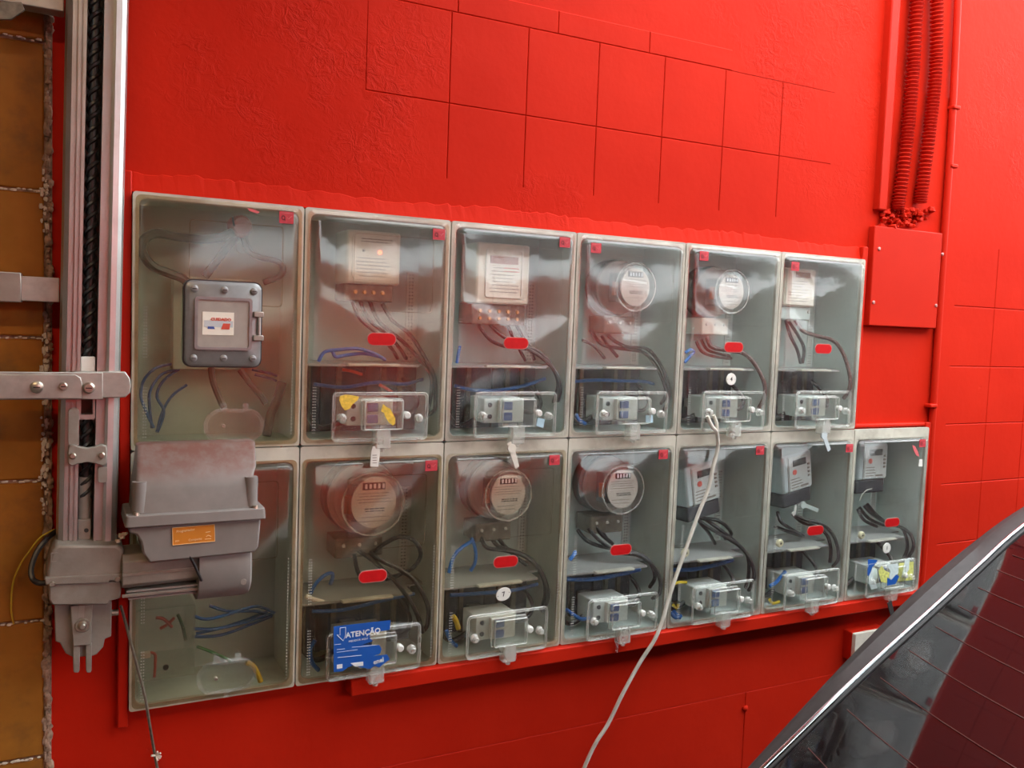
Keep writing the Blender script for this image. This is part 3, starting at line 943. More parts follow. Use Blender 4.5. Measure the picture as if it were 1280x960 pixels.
# cream electronic meter (0,1) with a lit lamp
def e_meter_a():
    bx, bz = W, ROWZ[0]
    t = thing('electricity_meter', (bx + .18, .08, bz + .31), 'cream electricity meter with a glowing red lamp in ' + D[(0, 1)], 'electricity meter', 'electricity meters')
    build('case', MB().box(bx + .116, bx + .246, .045, .142, bz + .362, bz + .484), 'cream', t, bev=.006)
    build('face_label', MB().prism(rrect(bx + .129, bx + .236, bz + .372, bz + .476, .010), .0425, .046), 'label', t)
    print_lines(bx + .136, bx + .230, bz + .376, bz + .425, 6, .0424, 'ink_soft', t, .0016)
    print_lines(bx + .140, bx + .226, bz + .456, bz + .468, 2, .0424, 'ink_soft', t, .0020)
    build('lamp', MB().lathe((bx + .194, .044, bz + .436), (0, -.006, 0), [(0, .0055), (.6, .005), (1, .003)], 12), 'led', t)
    build('button', MB().lathe((bx + .155, .044, bz + .438), (0, -.003, 0), [(0, .0035), (1, .003)], 10), 'ink_soft', t)
    build('terminal_block', MB().box(bx + .118, bx + .235, .060, .142, bz + .322, bz + .362), 'smoky', t, bev=.004)
    for i in range(4):
        build('terminal_screw', MB().lathe((bx + .143 + i * .022, .060, bz + .343), (0, -.004, 0), [(0, .005), (1, .004)], 10), 'brass', t)
e_meter_a()
def e_meter_b():
    bx, bz = 2 * W, ROWZ[0]
    t = thing('electricity_meter', (bx + .18, .08, bz + .27), 'large cream electricity meter with a wide display above open brass terminals', 'electricity meter', 'electricity meters')
    build('case', MB().box(bx + .103, bx + .251, .045, .142, bz + .330, bz + .480), 'cream', t, bev=.006)
    build('face_frame', MB().ring(rrect(bx + .127, bx + .230, bz + .346, bz + .466, .006), rrect(bx + .131, bx + .226, bz + .350, bz + .462, .005), .041, .046), 'label', t)
    build('face_label', MB().prism(rrect(bx + .131, bx + .226, bz + .350, bz + .462, .005), .0435, .046), 'label', t)
    build('display', MB().box(bx + .139, bx + .216, .042, .0445, bz + .430, bz + .449), 'lcd_warm', t)
    print_lines(bx + .136, bx + .222, bz + .356, bz + .424, 8, .0434, 'ink_soft', t, .0016)
    print_lines(bx + .175, bx + .222, bz + .408, bz + .424, 2, .0430, 'ink_red', t, .0022, .1, 'red_print')
    build('terminal_block', MB().box(bx + .100, bx + .250, .058, .142, bz + .278, bz + .330), 'smoky', t, bev=.004)
    for i in range(5):
        build('terminal_screw', MB().lathe((bx + .122 + i * .026, .058, bz + .312), (0, -.004, 0), [(0, .0055), (1, .004)], 10), 'brass', t)
        build('terminal_screw', MB().lathe((bx + .122 + i * .026, .058, bz + .294), (0, -.004, 0), [(0, .0045), (1, .004)], 10), 'brass', t)
e_meter_b()
def e_meter_c():
    bx, bz = 5 * W, ROWZ[0]
    t = thing('electricity_meter', (bx + .15, .08, bz + .33), 'small cream electricity meter with a narrow display in ' + D[(0, 5)], 'electricity meter', 'electricity meters')
    build('case', MB().box(bx + .090, bx + .218, .045, .142, bz + .366, bz + .480), 'cream', t, bev=.006)
    build('face_label', MB().prism(rrect(bx + .098, bx + .211, bz + .372, bz + .474, .004), .0430, .046), 'label', t)
    build('display', MB().box(bx + .132, bx + .190, .0415, .044, bz + .453, bz + .469), 'lcd_warm', t)
    print_lines(bx + .104, bx + .206, bz + .378, bz + .446, 8, .0429, 'ink_soft', t, .0016, .5)
    build('terminal_block', MB().box(bx + .088, bx + .214, .055, .142, bz + .326, bz + .366), 'case', t, bev=.004)
    build('terminal_screw', MB().lathe((bx + .204, .055, bz + .352), (0, -.004, 0), [(0, .005), (1, .004)], 10), 'dots', t)
e_meter_c()

def round_meter(r, k, cx, cz, label, R=.064, dial_tall=1.0, seed=0, plate='dial', warm=False, digits=True):
    bx, bz = k * W, ROWZ[r]
    x, z = bx + cx, bz + cz
    t = thing('electricity_meter', (x, .08, z - R - .05), label, 'electricity meter', 'electricity meters')
    build('base', MB().lathe((x, .142, z), (0, -.049, 0), [(0, R * 1.18), (.7, R * 1.18), (.8, R * 1.10), (1, R * 1.08)], 36), 'meter_base', t)
    build('ring', MB().lathe((x, .094, z), (0, -.008, 0), [(0, R * 1.12), (1, R * 1.10)], 36), 'alu_dark', t)
    gl = MB().lathe((x, .088, z), (0, -.080, 0), [(0, R), (.82, R * .98), (.95, R * .93), (1.0, R * .84)], 36)
    build('glass_cover', gl, 'dome', t)
    rim = [(x + R * .955 * math.cos(2 * math.pi * q / 40), .0125, z + R * .955 * math.sin(2 * math.pi * q / 40)) for q in range(41)]
    build('glass_highlight_ring', MB().tube(rim, .0022, 6, 1, False), 'rim', t)  # pale ring added to paint the highlight round the glass edge
    mech = MB()
    mech.box(x - R * .55, x + R * .45, .040, .090, z - R * .6, z + R * .55)
    mech.cyl((x - R * .55, .065, z - R * .1), (x + R * .6, .065, z - R * .1), R * .35, None, 16)
    build('mechanism', mech, 'meter_base', t)
    build('coil', MB().tube([(x - R * .62, .050, z - R * .35 + i * R * .07 + .003 * (i % 2)) for i in range(8)], R * .13, 8, 1), 'copper', t)
    dp = MB().prism(ellipse(x + R * .05, z, R * .70, R * .76 * dial_tall, 36), .020, .024)
    d = build('dial', dp, plate, t)
    build('register', MB().box(x - R * .32, x + R * .38, .0185, .0205, z + R * .40, z + R * .62), 'lcd', t)
    if digits:
        dg = MB()
        for i in range(5):
            dx = x - R * .25 + i * R * .135
            dg.box(dx, dx + R * .07, .0180, .0187, z + R * .44, z + R * .58)
        build('digits', dg, 'white_print', t, smooth=False)
    print_lines(x - R * .55, x + R * .65, z - R * .02, z + R * .34, 4, .0198, 'ink_soft', t, .0018)
    print_lines(x - R * .25, x + R * .45, z - R * .28, z - R * .14, 2, .0198, 'ink', t, .0026, .1, 'dark_print')
    print_lines(x - R * .45, x + R * .55, z - R * .62, z - R * .36, 2, .0198, 'ink_soft', t, .0018)
    build('terminal_block', MB().box(x - R * .95, x + R * .55, .062, .142, z - R - .060, z - R - .012), 'smoky' if not warm else 'outlet', t, bev=.004)
    for i in range(3):
        build('terminal_screw', MB().lathe((x - R * .7 + i * R * .5, .062, z - R - .030), (0, -.004, 0), [(0, .0045), (1, .0035)], 10), 'dots', t)
    return t
round_meter(0, 3, .215, .392, 'round glass electricity meter with brownish dial in ' + D[(0, 3)], .066)
round_meter(0, 4, .205, .396, 'round glass electricity meter over a cream terminal block, upper row', .064, warm=True)
round_meter(1, 1, .185, .392, 'largest round glass electricity meter, behind the lid with the blue sticker', .078)
round_meter(1, 2, .198, .392, 'round glass electricity meter with a white dial in ' + D[(1, 2)], .068)
round_meter(1, 3, .205, .388, 'round glass electricity meter with white counter digits in ' + D[(1, 3)], .070)
# brackets above the two upper round meters (pale hook seen beside each)
for k, lab in ((3, D[(0, 3)]), (4, D[(0, 4)])):
    bx, bz = k * W, ROWZ[0]
    hk = MB().ring(rrect(bx + .150, bx + .182, bz + .386, bz + .416, .003), rrect(bx + .155, bx + .177, bz + .391, bz + .411, .002), .135, .147)
    build('mounting_hook', hk, 'outlet', label='small pale square hook beside the round meter in ' + lab, cat='bracket', group='meter mounting hooks')

def grey_meter(r, k, cx, cz, roll, yaw, label):
    bx, bz = k * W, ROWZ[r]
    x, z = bx + cx, bz + cz
    t = thing('electricity_meter', (x, .08, z - .10), label, 'electricity meter', 'electricity meters')
    T = Matrix.Translation((x, .10, z)) @ Matrix.Rotation(-roll, 4, 'Y') @ Matrix.Rotation(yaw, 4, 'Z') @ Matrix.Translation((-x, -.10, -z))
    def b_(n, mb, mat, **kw):
        return build(n, mb.xf(T), mat, t, **kw)
    b_('case', MB().box(x - .066, x + .066, .045, .132, z - .052, z + .066), 'grey_meter', bev=.007)
    b_('face_label', MB().prism(rrect(x - .040, x + .060, z - .046, z + .058, .004), .0425, .047), 'grey_face')
    b_('display', MB().box(x - .022, x + .036, .0405, .044, z + .028, z + .048), 'lcd')
    b_('red_mark', MB().prism(ellipse(x - .016, z + .010, .0095, .0085, 14), .0415, .0440), 'red_logo')
    for i in range(4):
        b_('button', MB().box(x + .044, x + .052, .040, .044, z + .022 - i * .012, z + .028 - i * .012), 'ink_soft')
    tx = MB()
    for i in range(4):
        tx.box(x - .034, x + random.uniform(.0, .030), .0418, .0430, z - .012 - i * .009, z - .0095 - i * .009)
    tx.box(x + .010, x + .044, .0418, .0430, z - .041, z - .035)
    b_('printed_text', tx, 'ink_soft', smooth=False)
    b_('terminal_cover', MB().box(x - .066, x + .064, .050, .132, z - .096, z - .052), 'terminal', bev=.005)
    b_('seam', MB().box(x - .045, x - .043, .0440, .0465, z - .052, z + .060), 'ink_soft')
    return t
grey_meter(1, 4, .160, .375, .17, .10, 'grey electricity meter tilted and crossed by the white cord')
grey_meter(1, 5, .186, .392, .15, .10, 'grey tilted electricity meter in ' + D[(1, 5)])
grey_meter(1, 6, .180, .412, .01, .0, 'grey upright electricity meter in ' + D[(1, 6)])

# ---------------------------------------------------------------- circuit breakers behind the covers
for (r, k) in BOX:
    if k == 0:
        continue
    bx, bz = k * W, ROWZ[r]
    t = thing('circuit_breaker', (bx + .16, .0, bz + .03), 'white circuit breaker with two blue levers in ' + D[(r, k)], 'circuit breaker', 'circuit breakers behind the clear covers')
    zc = bz + .071
    build('body', MB().box(bx + .104, bx + .214, -.022, .060, zc - .030, zc + .030), 'breaker', t, bev=.003)
    build('front_step', MB().box(bx + .139, bx + .205, -.0355, -.022, zc - .027, zc + .027), 'white', t, bev=.002)
    for s in (-1, 1):
        build('lever', MB().box(bx + .147, bx + .172, -.0425, -.0355, zc + s * .013 - .0095, zc + s * .013 + .0095), 'lever', t, bev=.0015)
    sc = MB()
    for s in (-1, 1):
        sc.lathe((bx + .120, -.022, zc + s * .014), (0, -.002, 0), [(0, .006), (1, .006)], 10)
    build('terminal_hole', sc, 'terminal', t)
    # mounting rail under it reaches the back of the box
    build('din_rail', MB().box(bx + .145, bx + .180, .0602, .127, zc - .012, zc + .012), 'zinc', t)

# ---------------------------------------------------------------- cables inside the boxes
def cable(pts, rad, mat, label, group=None, name='cable', cat='cable'):
    P = [at(p[0], p[1], p[2]) for p in pts]
    xm = sum(p.x for p in P) / len(P)
    zm = sum(p.z for p in P) / len(P)
    k = int(xm // W)
    zb0 = ROWZ[0] if zm > 1.425 else ROWZ[1]
    for p in P:                                   # keep the cable inside its box
        p.x = min(max(p.x, k * W + .017), k * W + .317)
        p.z = min(max(p.z, zb0 + .018), zb0 + .500)
        p.y = min(p.y, .135)
    P = [tuple(p) for p in P]
    return build(name, MB().tube(P, rad, 8, 6), mat, label=label, cat=cat, group=group)
GC = 'cables inside the meter boxes'
R5 = .0048
def cs(label, rad, mat, *paths):
    """parallel cables of one box that look alike share one label"""
    mean = lambda p, i: sum(q[i] for q in p) / len(p)
    for n, p in enumerate(paths):
        lab = label
        if len(paths) == 2:
            o = paths[1 - n]
            dx, dy = mean(p, 0) - mean(o, 0), mean(p, 1) - mean(o, 1)
            if abs(dx) > abs(dy):
                lab += ', left of two' if dx < 0 else ', right of two'
            else:
                lab += ', upper of two' if dy < 0 else ', lower of two'
        p = [(a, b, y + .0125 * n) for a, b, y in p]
        if len(paths) > 2:
            mx, my = [mean(o, 0) for o in paths], [mean(o, 1) for o in paths]
            ax, v = ('left', mx) if max(mx) - min(mx) > max(my) - min(my) else ('top', my)
            lab += ', %s from %s' % (('first', 'second', 'third', 'fourth', 'fifth')[sorted(v).index(v[n])], ax)
        cable(p, rad, mat, lab, GC)
# upper row
cs('thick dark cable looping to the left of the CUIDADO enclosure', .0095, 'grey_cable',
   [(292, 289, .09), (275, 297, .07), (250, 299, .05), (222, 296, .04), (195, 292, .03), (180, 300, .02), (178, 315, .02), (190, 332, .03), (210, 341, .04), (228, 348, .06), (236, 356, .09)])
cs('thick grey-blue cable slanting from the pipe end to the CUIDADO enclosure', .0085, 'grey_cable',
   [(299, 290, .10), (285, 308, .10), (270, 328, .10), (256, 346, .10)])
cs('thin dark cable bending to the right of the CUIDADO enclosure', .007, 'grey_cable',
   [(302, 288, .10), (305, 300, .10), (312, 315, .09), (325, 322, .08), (345, 326, .07), (354, 334, .07), (350, 345, .08), (330, 353, .10)])
cs('dark cable leaving the underside of the CUIDADO enclosure', .007, 'grey_cable',
   [(264, 460, .04), (266, 475, .03), (272, 492, .02), (280, 510, .01)],
   [(300, 462, .05), (312, 478, .04), (324, 492, .03), (333, 505, .02)])
cs('loop of blue wire in the lower left of the CUIDADO box', .0032, 'blue',
   [(215, 455, .12), (195, 460, .10), (180, 475, .08), (176, 495, .07), (183, 515, .06), (192, 535, .05)],
   [(222, 462, .12), (202, 468, .10), (188, 488, .08), (187, 510, .07), (190, 535, .06)],
   [(228, 458, .12), (205, 475, .09), (196, 495, .08), (205, 515, .07), (197, 540, .05)],
   [(232, 480, .12), (215, 495, .09), (203, 515, .08), (196, 540, .06)])
cs('blue wire behind the right edge of the CUIDADO enclosure', .0032, 'blue',
   [(315, 462, .12), (335, 466, .11), (355, 470, .10)], [(318, 468, .12), (338, 473, .11), (356, 476, .10)])
cs('thick dark cable bent down the right side of the CUIDADO box', .010, 'grey_cable', [(356, 478, .05), (346, 500, .04), (338, 520, .03), (333, 545, .02)])
cs('black cable down the right side of the yellow scraps box', .0050, 'black',
   [(478, 380, .07), (490, 400, .05), (512, 418, .03), (530, 445, .01), (543, 470, -.01), (549, 492, -.02), (543, 512, -.02), (532, 520, .0)],
   [(462, 376, .07), (474, 402, .05), (500, 424, .03), (522, 446, .02), (538, 468, .0), (543, 490, -.01), (534, 516, .01)])
cs('short black cable dropping to the shelf in the yellow scraps box', .0046, 'black',
   [(440, 376, .07), (450, 398, .07), (470, 416, .06), (488, 434, .06), (497, 448, .08)],
   [(450, 376, .07), (462, 400, .06), (484, 418, .05), (500, 436, .05), (508, 449, .06)])
cs('blue wire arching over the shelf in the yellow scraps box', .0042, 'blue',
   [(398, 452, .05), (406, 440, .05), (425, 437, .05), (448, 436, .05), (468, 442, .05), (482, 450, .05)],
   [(416, 440, .04), (420, 446, .03), (432, 444, .04), (455, 442, .05), (474, 446, .06)])
cs('blue wire below the shelf in the yellow scraps box', .0042, 'blue', [(392, 480, .06), (430, 484, .06), (470, 478, .06), (505, 480, .06), (535, 474, .06)])
cs('red wire end below the shelf in the yellow scraps box', .0035, 'red_cable', [(428, 462, .02), (440, 464, .02), (452, 468, .03)], [(474, 481, .02), (482, 485, .02), (490, 490, .03)])
cs('black cable curving down the right side of the third upper box', .0050, 'black',
   [(596, 403, .07), (612, 424, .05), (632, 433, .04), (660, 437, .02), (682, 451, .0), (696, 468, -.02), (703, 486, -.02), (697, 502, -.01)],
   [(612, 405, .07), (628, 420, .06), (650, 430, .04), (674, 440, .02), (690, 458, .0), (700, 480, -.02), (693, 503, .0)])
cs('short black cable at the shelf of the third upper box', .0045, 'black', [(634, 405, .07), (642, 424, .07), (650, 438, .06), (657, 451, .06)], [(644, 404, .07), (654, 422, .06), (662, 434, .06), (668, 450, .06)])
cs('blue wire lying below the shelf of the third upper box', .0045, 'blue', [(568, 482, .06), (590, 487, .05), (620, 488, .05), (655, 482, .05), (682, 473, .05)])
cs('blue wire stub beside the lid edge of the third upper box', .004, 'blue', [(575, 432, .0), (573, 442, .0), (571, 454, .0)])
cs('black cable curving down the right side of the fourth upper box', .0050, 'black',
   [(752, 408, .08), (765, 424, .06), (785, 434, .05), (808, 436, .03), (822, 450, .01), (832, 470, -.02), (838, 492, -.02), (830, 514, -.01)],
   [(738, 412, .08), (752, 430, .06), (778, 436, .05), (803, 440, .03), (818, 454, .01), (828, 474, -.02), (833, 492, -.02), (826, 505, .0)])
cs('thin black cable hanging to the shelf of the fourth upper box', .0045, 'grey_cable', [(728, 425, .08), (742, 432, .08), (756, 448, .08)], [(752, 420, .08), (762, 434, .08), (772, 446, .08)])
cs('blue wire lying below the shelf of the fourth upper box', .0045, 'blue', [(718, 477, .05), (745, 475, .05), (775, 476, .05), (805, 477, .05), (818, 480, .05)])
cs('blue wire tail at the lower corner of the fourth upper box', .0050, 'blue', [(720, 518, .0), (724, 525, -.01), (732, 530, -.01)])
cs('brown cable curving down the right side of the upper number disc box', .0062, 'brown',
   [(884, 422, .07), (890, 434, .05), (910, 438, .04), (930, 442, .02), (944, 456, .0), (955, 478, -.02), (958, 495, -.02), (950, 510, .0)])
cs('short dark cable looping under the meter in the upper number disc box', .0045, 'brown', [(870, 426, .07), (878, 440, .06), (895, 446, .05), (914, 448, .06)], [(876, 424, .07), (884, 437, .06), (898, 442, .05), (912, 445, .06)])
cs('brown cable curving down the right side of the last upper box', .0058, 'brown',
   [(994, 400, .07), (1004, 414, .05), (1022, 420, .04), (1042, 426, .02), (1054, 442, .0), (1062, 468, -.02), (1063, 486, -.02), (1058, 498, .0)])
cs('grey-brown cable hanging to the shelf of the last upper box', .0050, 'grey_cable', [(982, 400, .07), (988, 420, .06), (996, 436, .06), (1001, 454, .07)], [(986, 402, .07), (998, 420, .06), (1005, 436, .06), (1003, 454, .06)])
cs('black cable end below the shelf of the last upper box', .0050, 'black', [(1001, 462, .05), (990, 470, .04), (978, 478, .02)])
cs('blue wire hooked at the left of the upper number disc box', .0045, 'blue', [(856, 453, .02), (862, 446, .02), (867, 440, .02), (863, 437, .02), (857, 441, .02)])
# lower row
cs('bright blue wire crossing the lower box behind the motor', .0036, 'blue',
   [(242, 770, .02), (258, 774, .02), (285, 768, .04), (320, 758, .06), (345, 766, .08)], [(240, 786, .03), (270, 786, .03), (305, 778, .05), (345, 766, .08)],
   [(240, 796, .04), (275, 794, .04), (310, 782, .05), (340, 770, .08)], [(262, 757, .03), (285, 764, .03), (320, 764, .06), (345, 770, .08)], [(245, 792, .05), (280, 784, .05), (318, 771, .06), (346, 762, .08)])
cs('green wire in the lower box behind the motor', .0034, 'green', [(246, 808, .03), (262, 814, .03), (280, 822, .03), (288, 827, .03)], [(222, 768, .05), (228, 782, .05), (232, 800, .05)])
cs('yellow coiled wire beside the oval cover of the lower box behind the motor', .0058, 'yellow', [(308, 828, -.02), (316, 832, -.02), (322, 842, -.02), (326, 852, -.02)])
cs('red wire and white connector end in the lower box behind the motor', .0028, 'red_cable', [(180, 816, .0), (193, 817, .0), (194, 830, .0), (193, 846, .0)])
cs('dull red wire in the small inner box behind the motor', .0035, 'red_cable', [(195, 772, .06), (205, 774, .06), (215, 784, .06)], [(200, 786, .06), (210, 780, .06), (218, 772, .06)])
def loops(label, *p):
    cs(label, .0054, 'black', *p)
loops('black cable from the big round meter to the corner',
   [(462, 690, .06), (475, 700, .04), (500, 712, .02), (520, 728, .0), (534, 755, -.02), (538, 778, -.02), (530, 788, .0)],
   [(448, 688, .035), (470, 704, .010), (495, 728, -.038), (515, 755, -.045), (525, 778, -.045), (528, 790, -.030)])
loops('black cable looping out in a ring beside the big round meter',
   [(468, 690, .06), (480, 680, .04), (500, 671, .02), (518, 676, .01), (526, 692, .01), (518, 708, .02), (500, 718, .03), (482, 724, .05)])
loops('short black cable dropping behind the red oval of the blue sticker box', [(443, 692, .06), (446, 710, .06), (452, 724, .06)])
cs('blue wire loop at the left of the blue sticker box', .0045, 'blue', [(388, 742, .02), (396, 728, .02), (408, 718, .02), (416, 718, .02), (413, 730, .03)])
cs('blue wire lying below the shelf of the blue sticker box', .0045, 'blue', [(390, 764, .05), (430, 762, .05), (480, 750, .05), (518, 742, .05)])
cs('blue wire loop beside the breaker cover of the blue sticker box', .0050, 'blue', [(394, 800, -.01), (388, 812, -.01), (390, 828, -.01), (398, 838, .0)])
cs('pale grey terminal strip lying on the shelf of the blue sticker box', .0055, 'outlet', [(382, 745, .0), (394, 750, .0), (405, 753, .0)])
loops('black cable curving down the right side of the oval disc box',
   [(600, 668, .07), (608, 684, .05), (630, 688, .03), (655, 695, .01), (674, 710, -.01), (684, 735, -.02), (684, 752, -.02), (678, 764, .0)],
   [(612, 668, .07), (622, 682, .05), (645, 690, .03), (665, 700, .01), (678, 720, -.01), (682, 742, -.02), (676, 762, .0)])
loops('short black cable behind the red oval of the oval disc box', [(620, 668, .07), (632, 684, .06), (650, 700, .06), (658, 706, .06)])
cs('light blue wire hanging at the left of the oval disc box', .0048, 'blue', [(591, 676, .06), (578, 684, .03), (567, 696, .02), (561, 716, .02)], [(589, 672, .06), (594, 686, .05), (594, 702, .05), (588, 714, .05)])
cs('blue wire lying below the shelf of the oval disc box', .0050, 'blue', [(563, 744, .05), (595, 742, .05), (640, 738, .05), (672, 730, .05)])
cs('blue wire tail at the lower left corner of the oval disc box', .0050, 'blue', [(558, 788, -.01), (563, 800, -.01), (571, 808, -.01)])
cs('yellow wire sleeve beside the breaker of the oval disc box', .0065, 'yellow', [(566, 770, .0), (570, 776, .0), (573, 786, .0)])
loops('black cable curving down the right side of the fourth lower box',
   [(735, 660, .07), (750, 676, .05), (772, 690, .03), (797, 694, .01), (815, 706, -.01), (825, 724, -.02), (824, 742, -.02), (815, 748, .0)],
   [(722, 662, .07), (734, 676, .06), (756, 684, .04), (790, 690, .02), (810, 700, .0), (820, 720, -.01), (812, 734, .01)])
loops('short black cable hanging under the round meter in the fourth lower box', [(742, 655, .07), (752, 668, .06), (766, 680, .06)], [(750, 655, .07), (756, 670, .07), (764, 678, .06)])
cs('blue wire lying below the shelf of the fourth lower box', .0058, 'blue', [(708, 724, .04), (740, 724, .04), (775, 718, .05), (800, 712, .06)])
cs('blue wire stub on the shelf edge of the fourth lower box', .0052, 'blue', [(712, 700, .0), (716, 695, .0), (719, 690, .01)])
cs('blue connector wire at the lower left of the fourth lower box', .0050, 'blue', [(708, 762, -.01), (716, 768, -.01), (728, 774, -.01), (742, 770, .0)])
loops('black cable curving down the right side of the white cord box',
   [(872, 650, .07), (890, 662, .05), (908, 672, .03), (926, 684, .01), (938, 700, -.01), (945, 718, -.02), (943, 732, -.01), (936, 738, .0)],
   [(880, 648, .07), (900, 662, .04), (920, 678, .02), (936, 694, .0), (943, 716, -.01), (938, 734, .0)])
loops('black cable looped under the tilted meter crossed by white cord', [(876, 648, .07), (895, 650, .06), (908, 658, .05), (914, 668, .05), (906, 674, .05)], [(874, 652, .07), (886, 666, .06), (894, 680, .06)])
cs('blue wire lying below the shelf of the white cord box', .0060, 'blue', [(838, 712, .04), (865, 712, .04), (895, 706, .05), (916, 700, .06)])
cs('yellow wire beside the breaker in the white cord box', .0042, 'yellow', [(842, 730, .0), (850, 728, .0), (858, 728, .0)], [(841, 756, -.01), (846, 760, -.01), (848, 755, -.01)])
cs('blue wire tail at the corner of the white cord box', .0050, 'blue', [(838, 766, -.01), (844, 772, -.01), (850, 776, -.01)], [(842, 764, -.01), (848, 770, -.01), (851, 778, -.01)])
loops('black cable curving down the right side of the sixth lower box',
   [(995, 645, .07), (1008, 650, .05), (1024, 654, .03), (1038, 664, .01), (1046, 680, -.01), (1048, 698, -.02), (1044, 708, .0)],
   [(990, 642, .07), (1003, 653, .05), (1020, 658, .04), (1036, 668, .02), (1040, 685, .0), (1046, 702, .0)])
loops('black cable sagging under the meter of the sixth lower box', [(972, 640, .07), (976, 652, .05), (990, 662, .04), (1004, 670, .05)], [(968, 658, .05), (984, 664, .04), (1002, 670, .05)])
cs('blue wire end beside the breaker of the sixth lower box', .0055, 'blue', [(962, 733, -.01), (970, 728, -.01), (976, 721, .0), (982, 714, .0)])
cs('yellow wire end at the corner of the sixth lower box', .0048, 'yellow', [(962, 749, -.01), (966, 754, -.01), (974, 752, -.01)])
loops('black cable curving down the right side of the last lower box',
   [(1080, 632, .07), (1092, 644, .05), (1110, 654, .03), (1128, 660, .01), (1140, 670, -.01), (1145, 684, -.02), (1141, 698, .0)],
   [(1074, 634, .07), (1086, 648, .05), (1104, 656, .04), (1124, 658, .02), (1137, 668, .0), (1142, 684, -.01), (1138, 696, .0)])
loops('black cable sagging under the meter of the last lower box', [(1072, 636, .07), (1080, 650, .05), (1096, 658, .04)], [(1084, 630, .07), (1094, 642, .06), (1106, 652, .05)])
cs('white cable tie hanging from the meter of the last lower box', .0014, 'cord', [(1090, 611, .03), (1083, 613, .02), (1077, 620, .02), (1075, 626, .02)])

# dark cable bundles lying in the lower part of the boxes
for (r, k) in BOX:
    if k == 0:
        continue
    bx, bz = k * W, ROWZ[r]
    rnd = random.Random(10 * r + k)
    mb = MB()
    pts = [(bx + .050 + rnd.uniform(-.01, .01), .10, bz + .15), (bx + .030, .06, bz + .10), (bx + .038, .03, bz + .05), (bx + .07, .03, bz + .030), (bx + .115, .03, bz + .05)]
    mb.tube(pts, .0068, 8, 5)
    build('cable', mb, 'black', label='thick black cable beside the breaker in ' + D[(r, k)], cat='cable', group=GC)
    mb = MB().tube([(bx + .28, .10, bz + .14), (bx + .30, .05, bz + .09), (bx + .27, .03, bz + .060), (bx + .215, .02, bz + .070)], .0055, 8, 5)
    build('cable', mb, 'black', label='black cable entering the breaker in ' + D[(r, k)], cat='cable', group=GC)

# small clear inner box in the lower box behind the motor
p0, p1 = at(168, 762, -.005), at(243, 842, -.005)
ib = thing('inner_cover', (0.09, .0, p1.z), 'small clear inner cover behind the lid, under the gate motor', 'inner cover')
build('pane', MB().ring(rrect(p0.x, p1.x, p1.z, p0.z, .004), rrect(p0.x + .003, p1.x - .003, p1.z + .003, p0.z - .003, .003), -.010, .146), 'thick', ib)
c = at(207, 833, .0)
build('hole_plug', MB().lathe((c.x, -.004, c.z), (0, -.003, 0), [(0, .006), (1, .006)], 12), 'dark_dots', ib)
build('pane_face', MB().prism(rrect(p0.x + .003, p1.x - .003, p1.z + .003, p0.z - .003, .003), -.006, -.004), 'cover', ib)
p = at(182, 818, -.012)
build('connector', MB().box(p.x - .009, p.x + .009, -.020, -.006, p.z - .006, p.z + .005), 'cord', label='white plug connector on a red wire under the gate motor', cat='connector', bev=.001)

# ---------------------------------------------------------------- CUIDADO enclosure
t = thing('switch_enclosure', (.177, .03, ROWZ[0] + .165), 'grey metal switch enclosure with a CUIDADO label and six screws', 'enclosure')
e0, e1 = at(230, 348, -.070), at(327, 460, -.070)
x0, x1, z0, z1 = e0.x, e1.x, e1.z, e0.z
build('body', MB().prism(rrect(x0 + .006, x1 - .006, z0 + .006, z1 - .006, .012), -.0560, -.0480), 'enclosure', t)
build('gasket', MB().prism(rrect(x0, x1, z0, z1, .016), -0.0660, -0.0520), 'enclosure_rim', t)
f = lambda i, y: [(x, y, z) for x, z in rrect(x0 + i, x1 - i, z0 + i, z1 - i, .015)]
build('door', MB().loft([f(.002, -0.0640), f(.003, -0.0710), f(.008, -0.0745)], True, True), 'enclosure', t)
w0, w1 = x0 + .020, x1 - .022
build('window_frame', MB().ring(rrect(w0, w1, z0 + .036, z1 - .034, .007), rrect(w0 + .006, w1 - .006, z0 + .042, z1 - .040, .005), -0.0785, -0.0730), 'enclosure', t)
build('window_pane', MB().prism(rrect(w0 + .006, w1 - .006, z0 + .042, z1 - .040, .005), -0.0758, -0.0740), 'pane_grey', t)
for sx in (x0 + .019, (x0 + x1) / 2, x1 - .019):
    for sz in (z0 + .019, z1 - .019):
        o = build('screw', MB().lathe((sx, -0.0740, sz), (0, -.0045, 0), [(0, .0075), (.7, .0072), (1, .005)], 14), 'enclosure', t)
        build('screw_slot', MB().box(sx - .004, sx + .004, -0.0790, -0.0782, sz - .0008, sz + .0008), 'dark_dots', o)
for hz_ in (z0 + .062, z1 - .066):
    build('hinge', MB().box(x1 - .020, x1 + .001, -0.0820, -0.0700, hz_ - .006, hz_ + .006), 'alu_dark', t, bev=.002)
build('hinge_pin', MB().cyl((x1 - .008, -0.0775, z0 + .056), (x1 - .008, -0.0775, z1 - .060), .0035, None, 10), 'alu', t)
lx0, lx1, lz0, lz1 = w0 + .015, w0 + .076, z0 + .066, z1 - .064
build('warning_label', MB().box(lx0, lx1, -0.0766, -0.0756, lz0, lz1), 'label', t)
text('label_word', 'CUIDADO', .0085, 'ink_red', t, ((lx0 + lx1) / 2 + .005, -0.0772, lz1 - .015), 0, bold=.0003)
build('label_print', MB().box(lx0 + .003, lx1 - .002, -0.0771, -0.0765, lz0 + .016, lz0 + .029), 'grey_meter', t)
build('label_print', MB().prism([(lx0 + .010, lz0 + .012), (lx0 + .024, lz0 + .012), (lx0 + .022, lz0 + .017), (lx0 + .010, lz0 + .017)], -0.0772, -0.0765), 'lever', t)
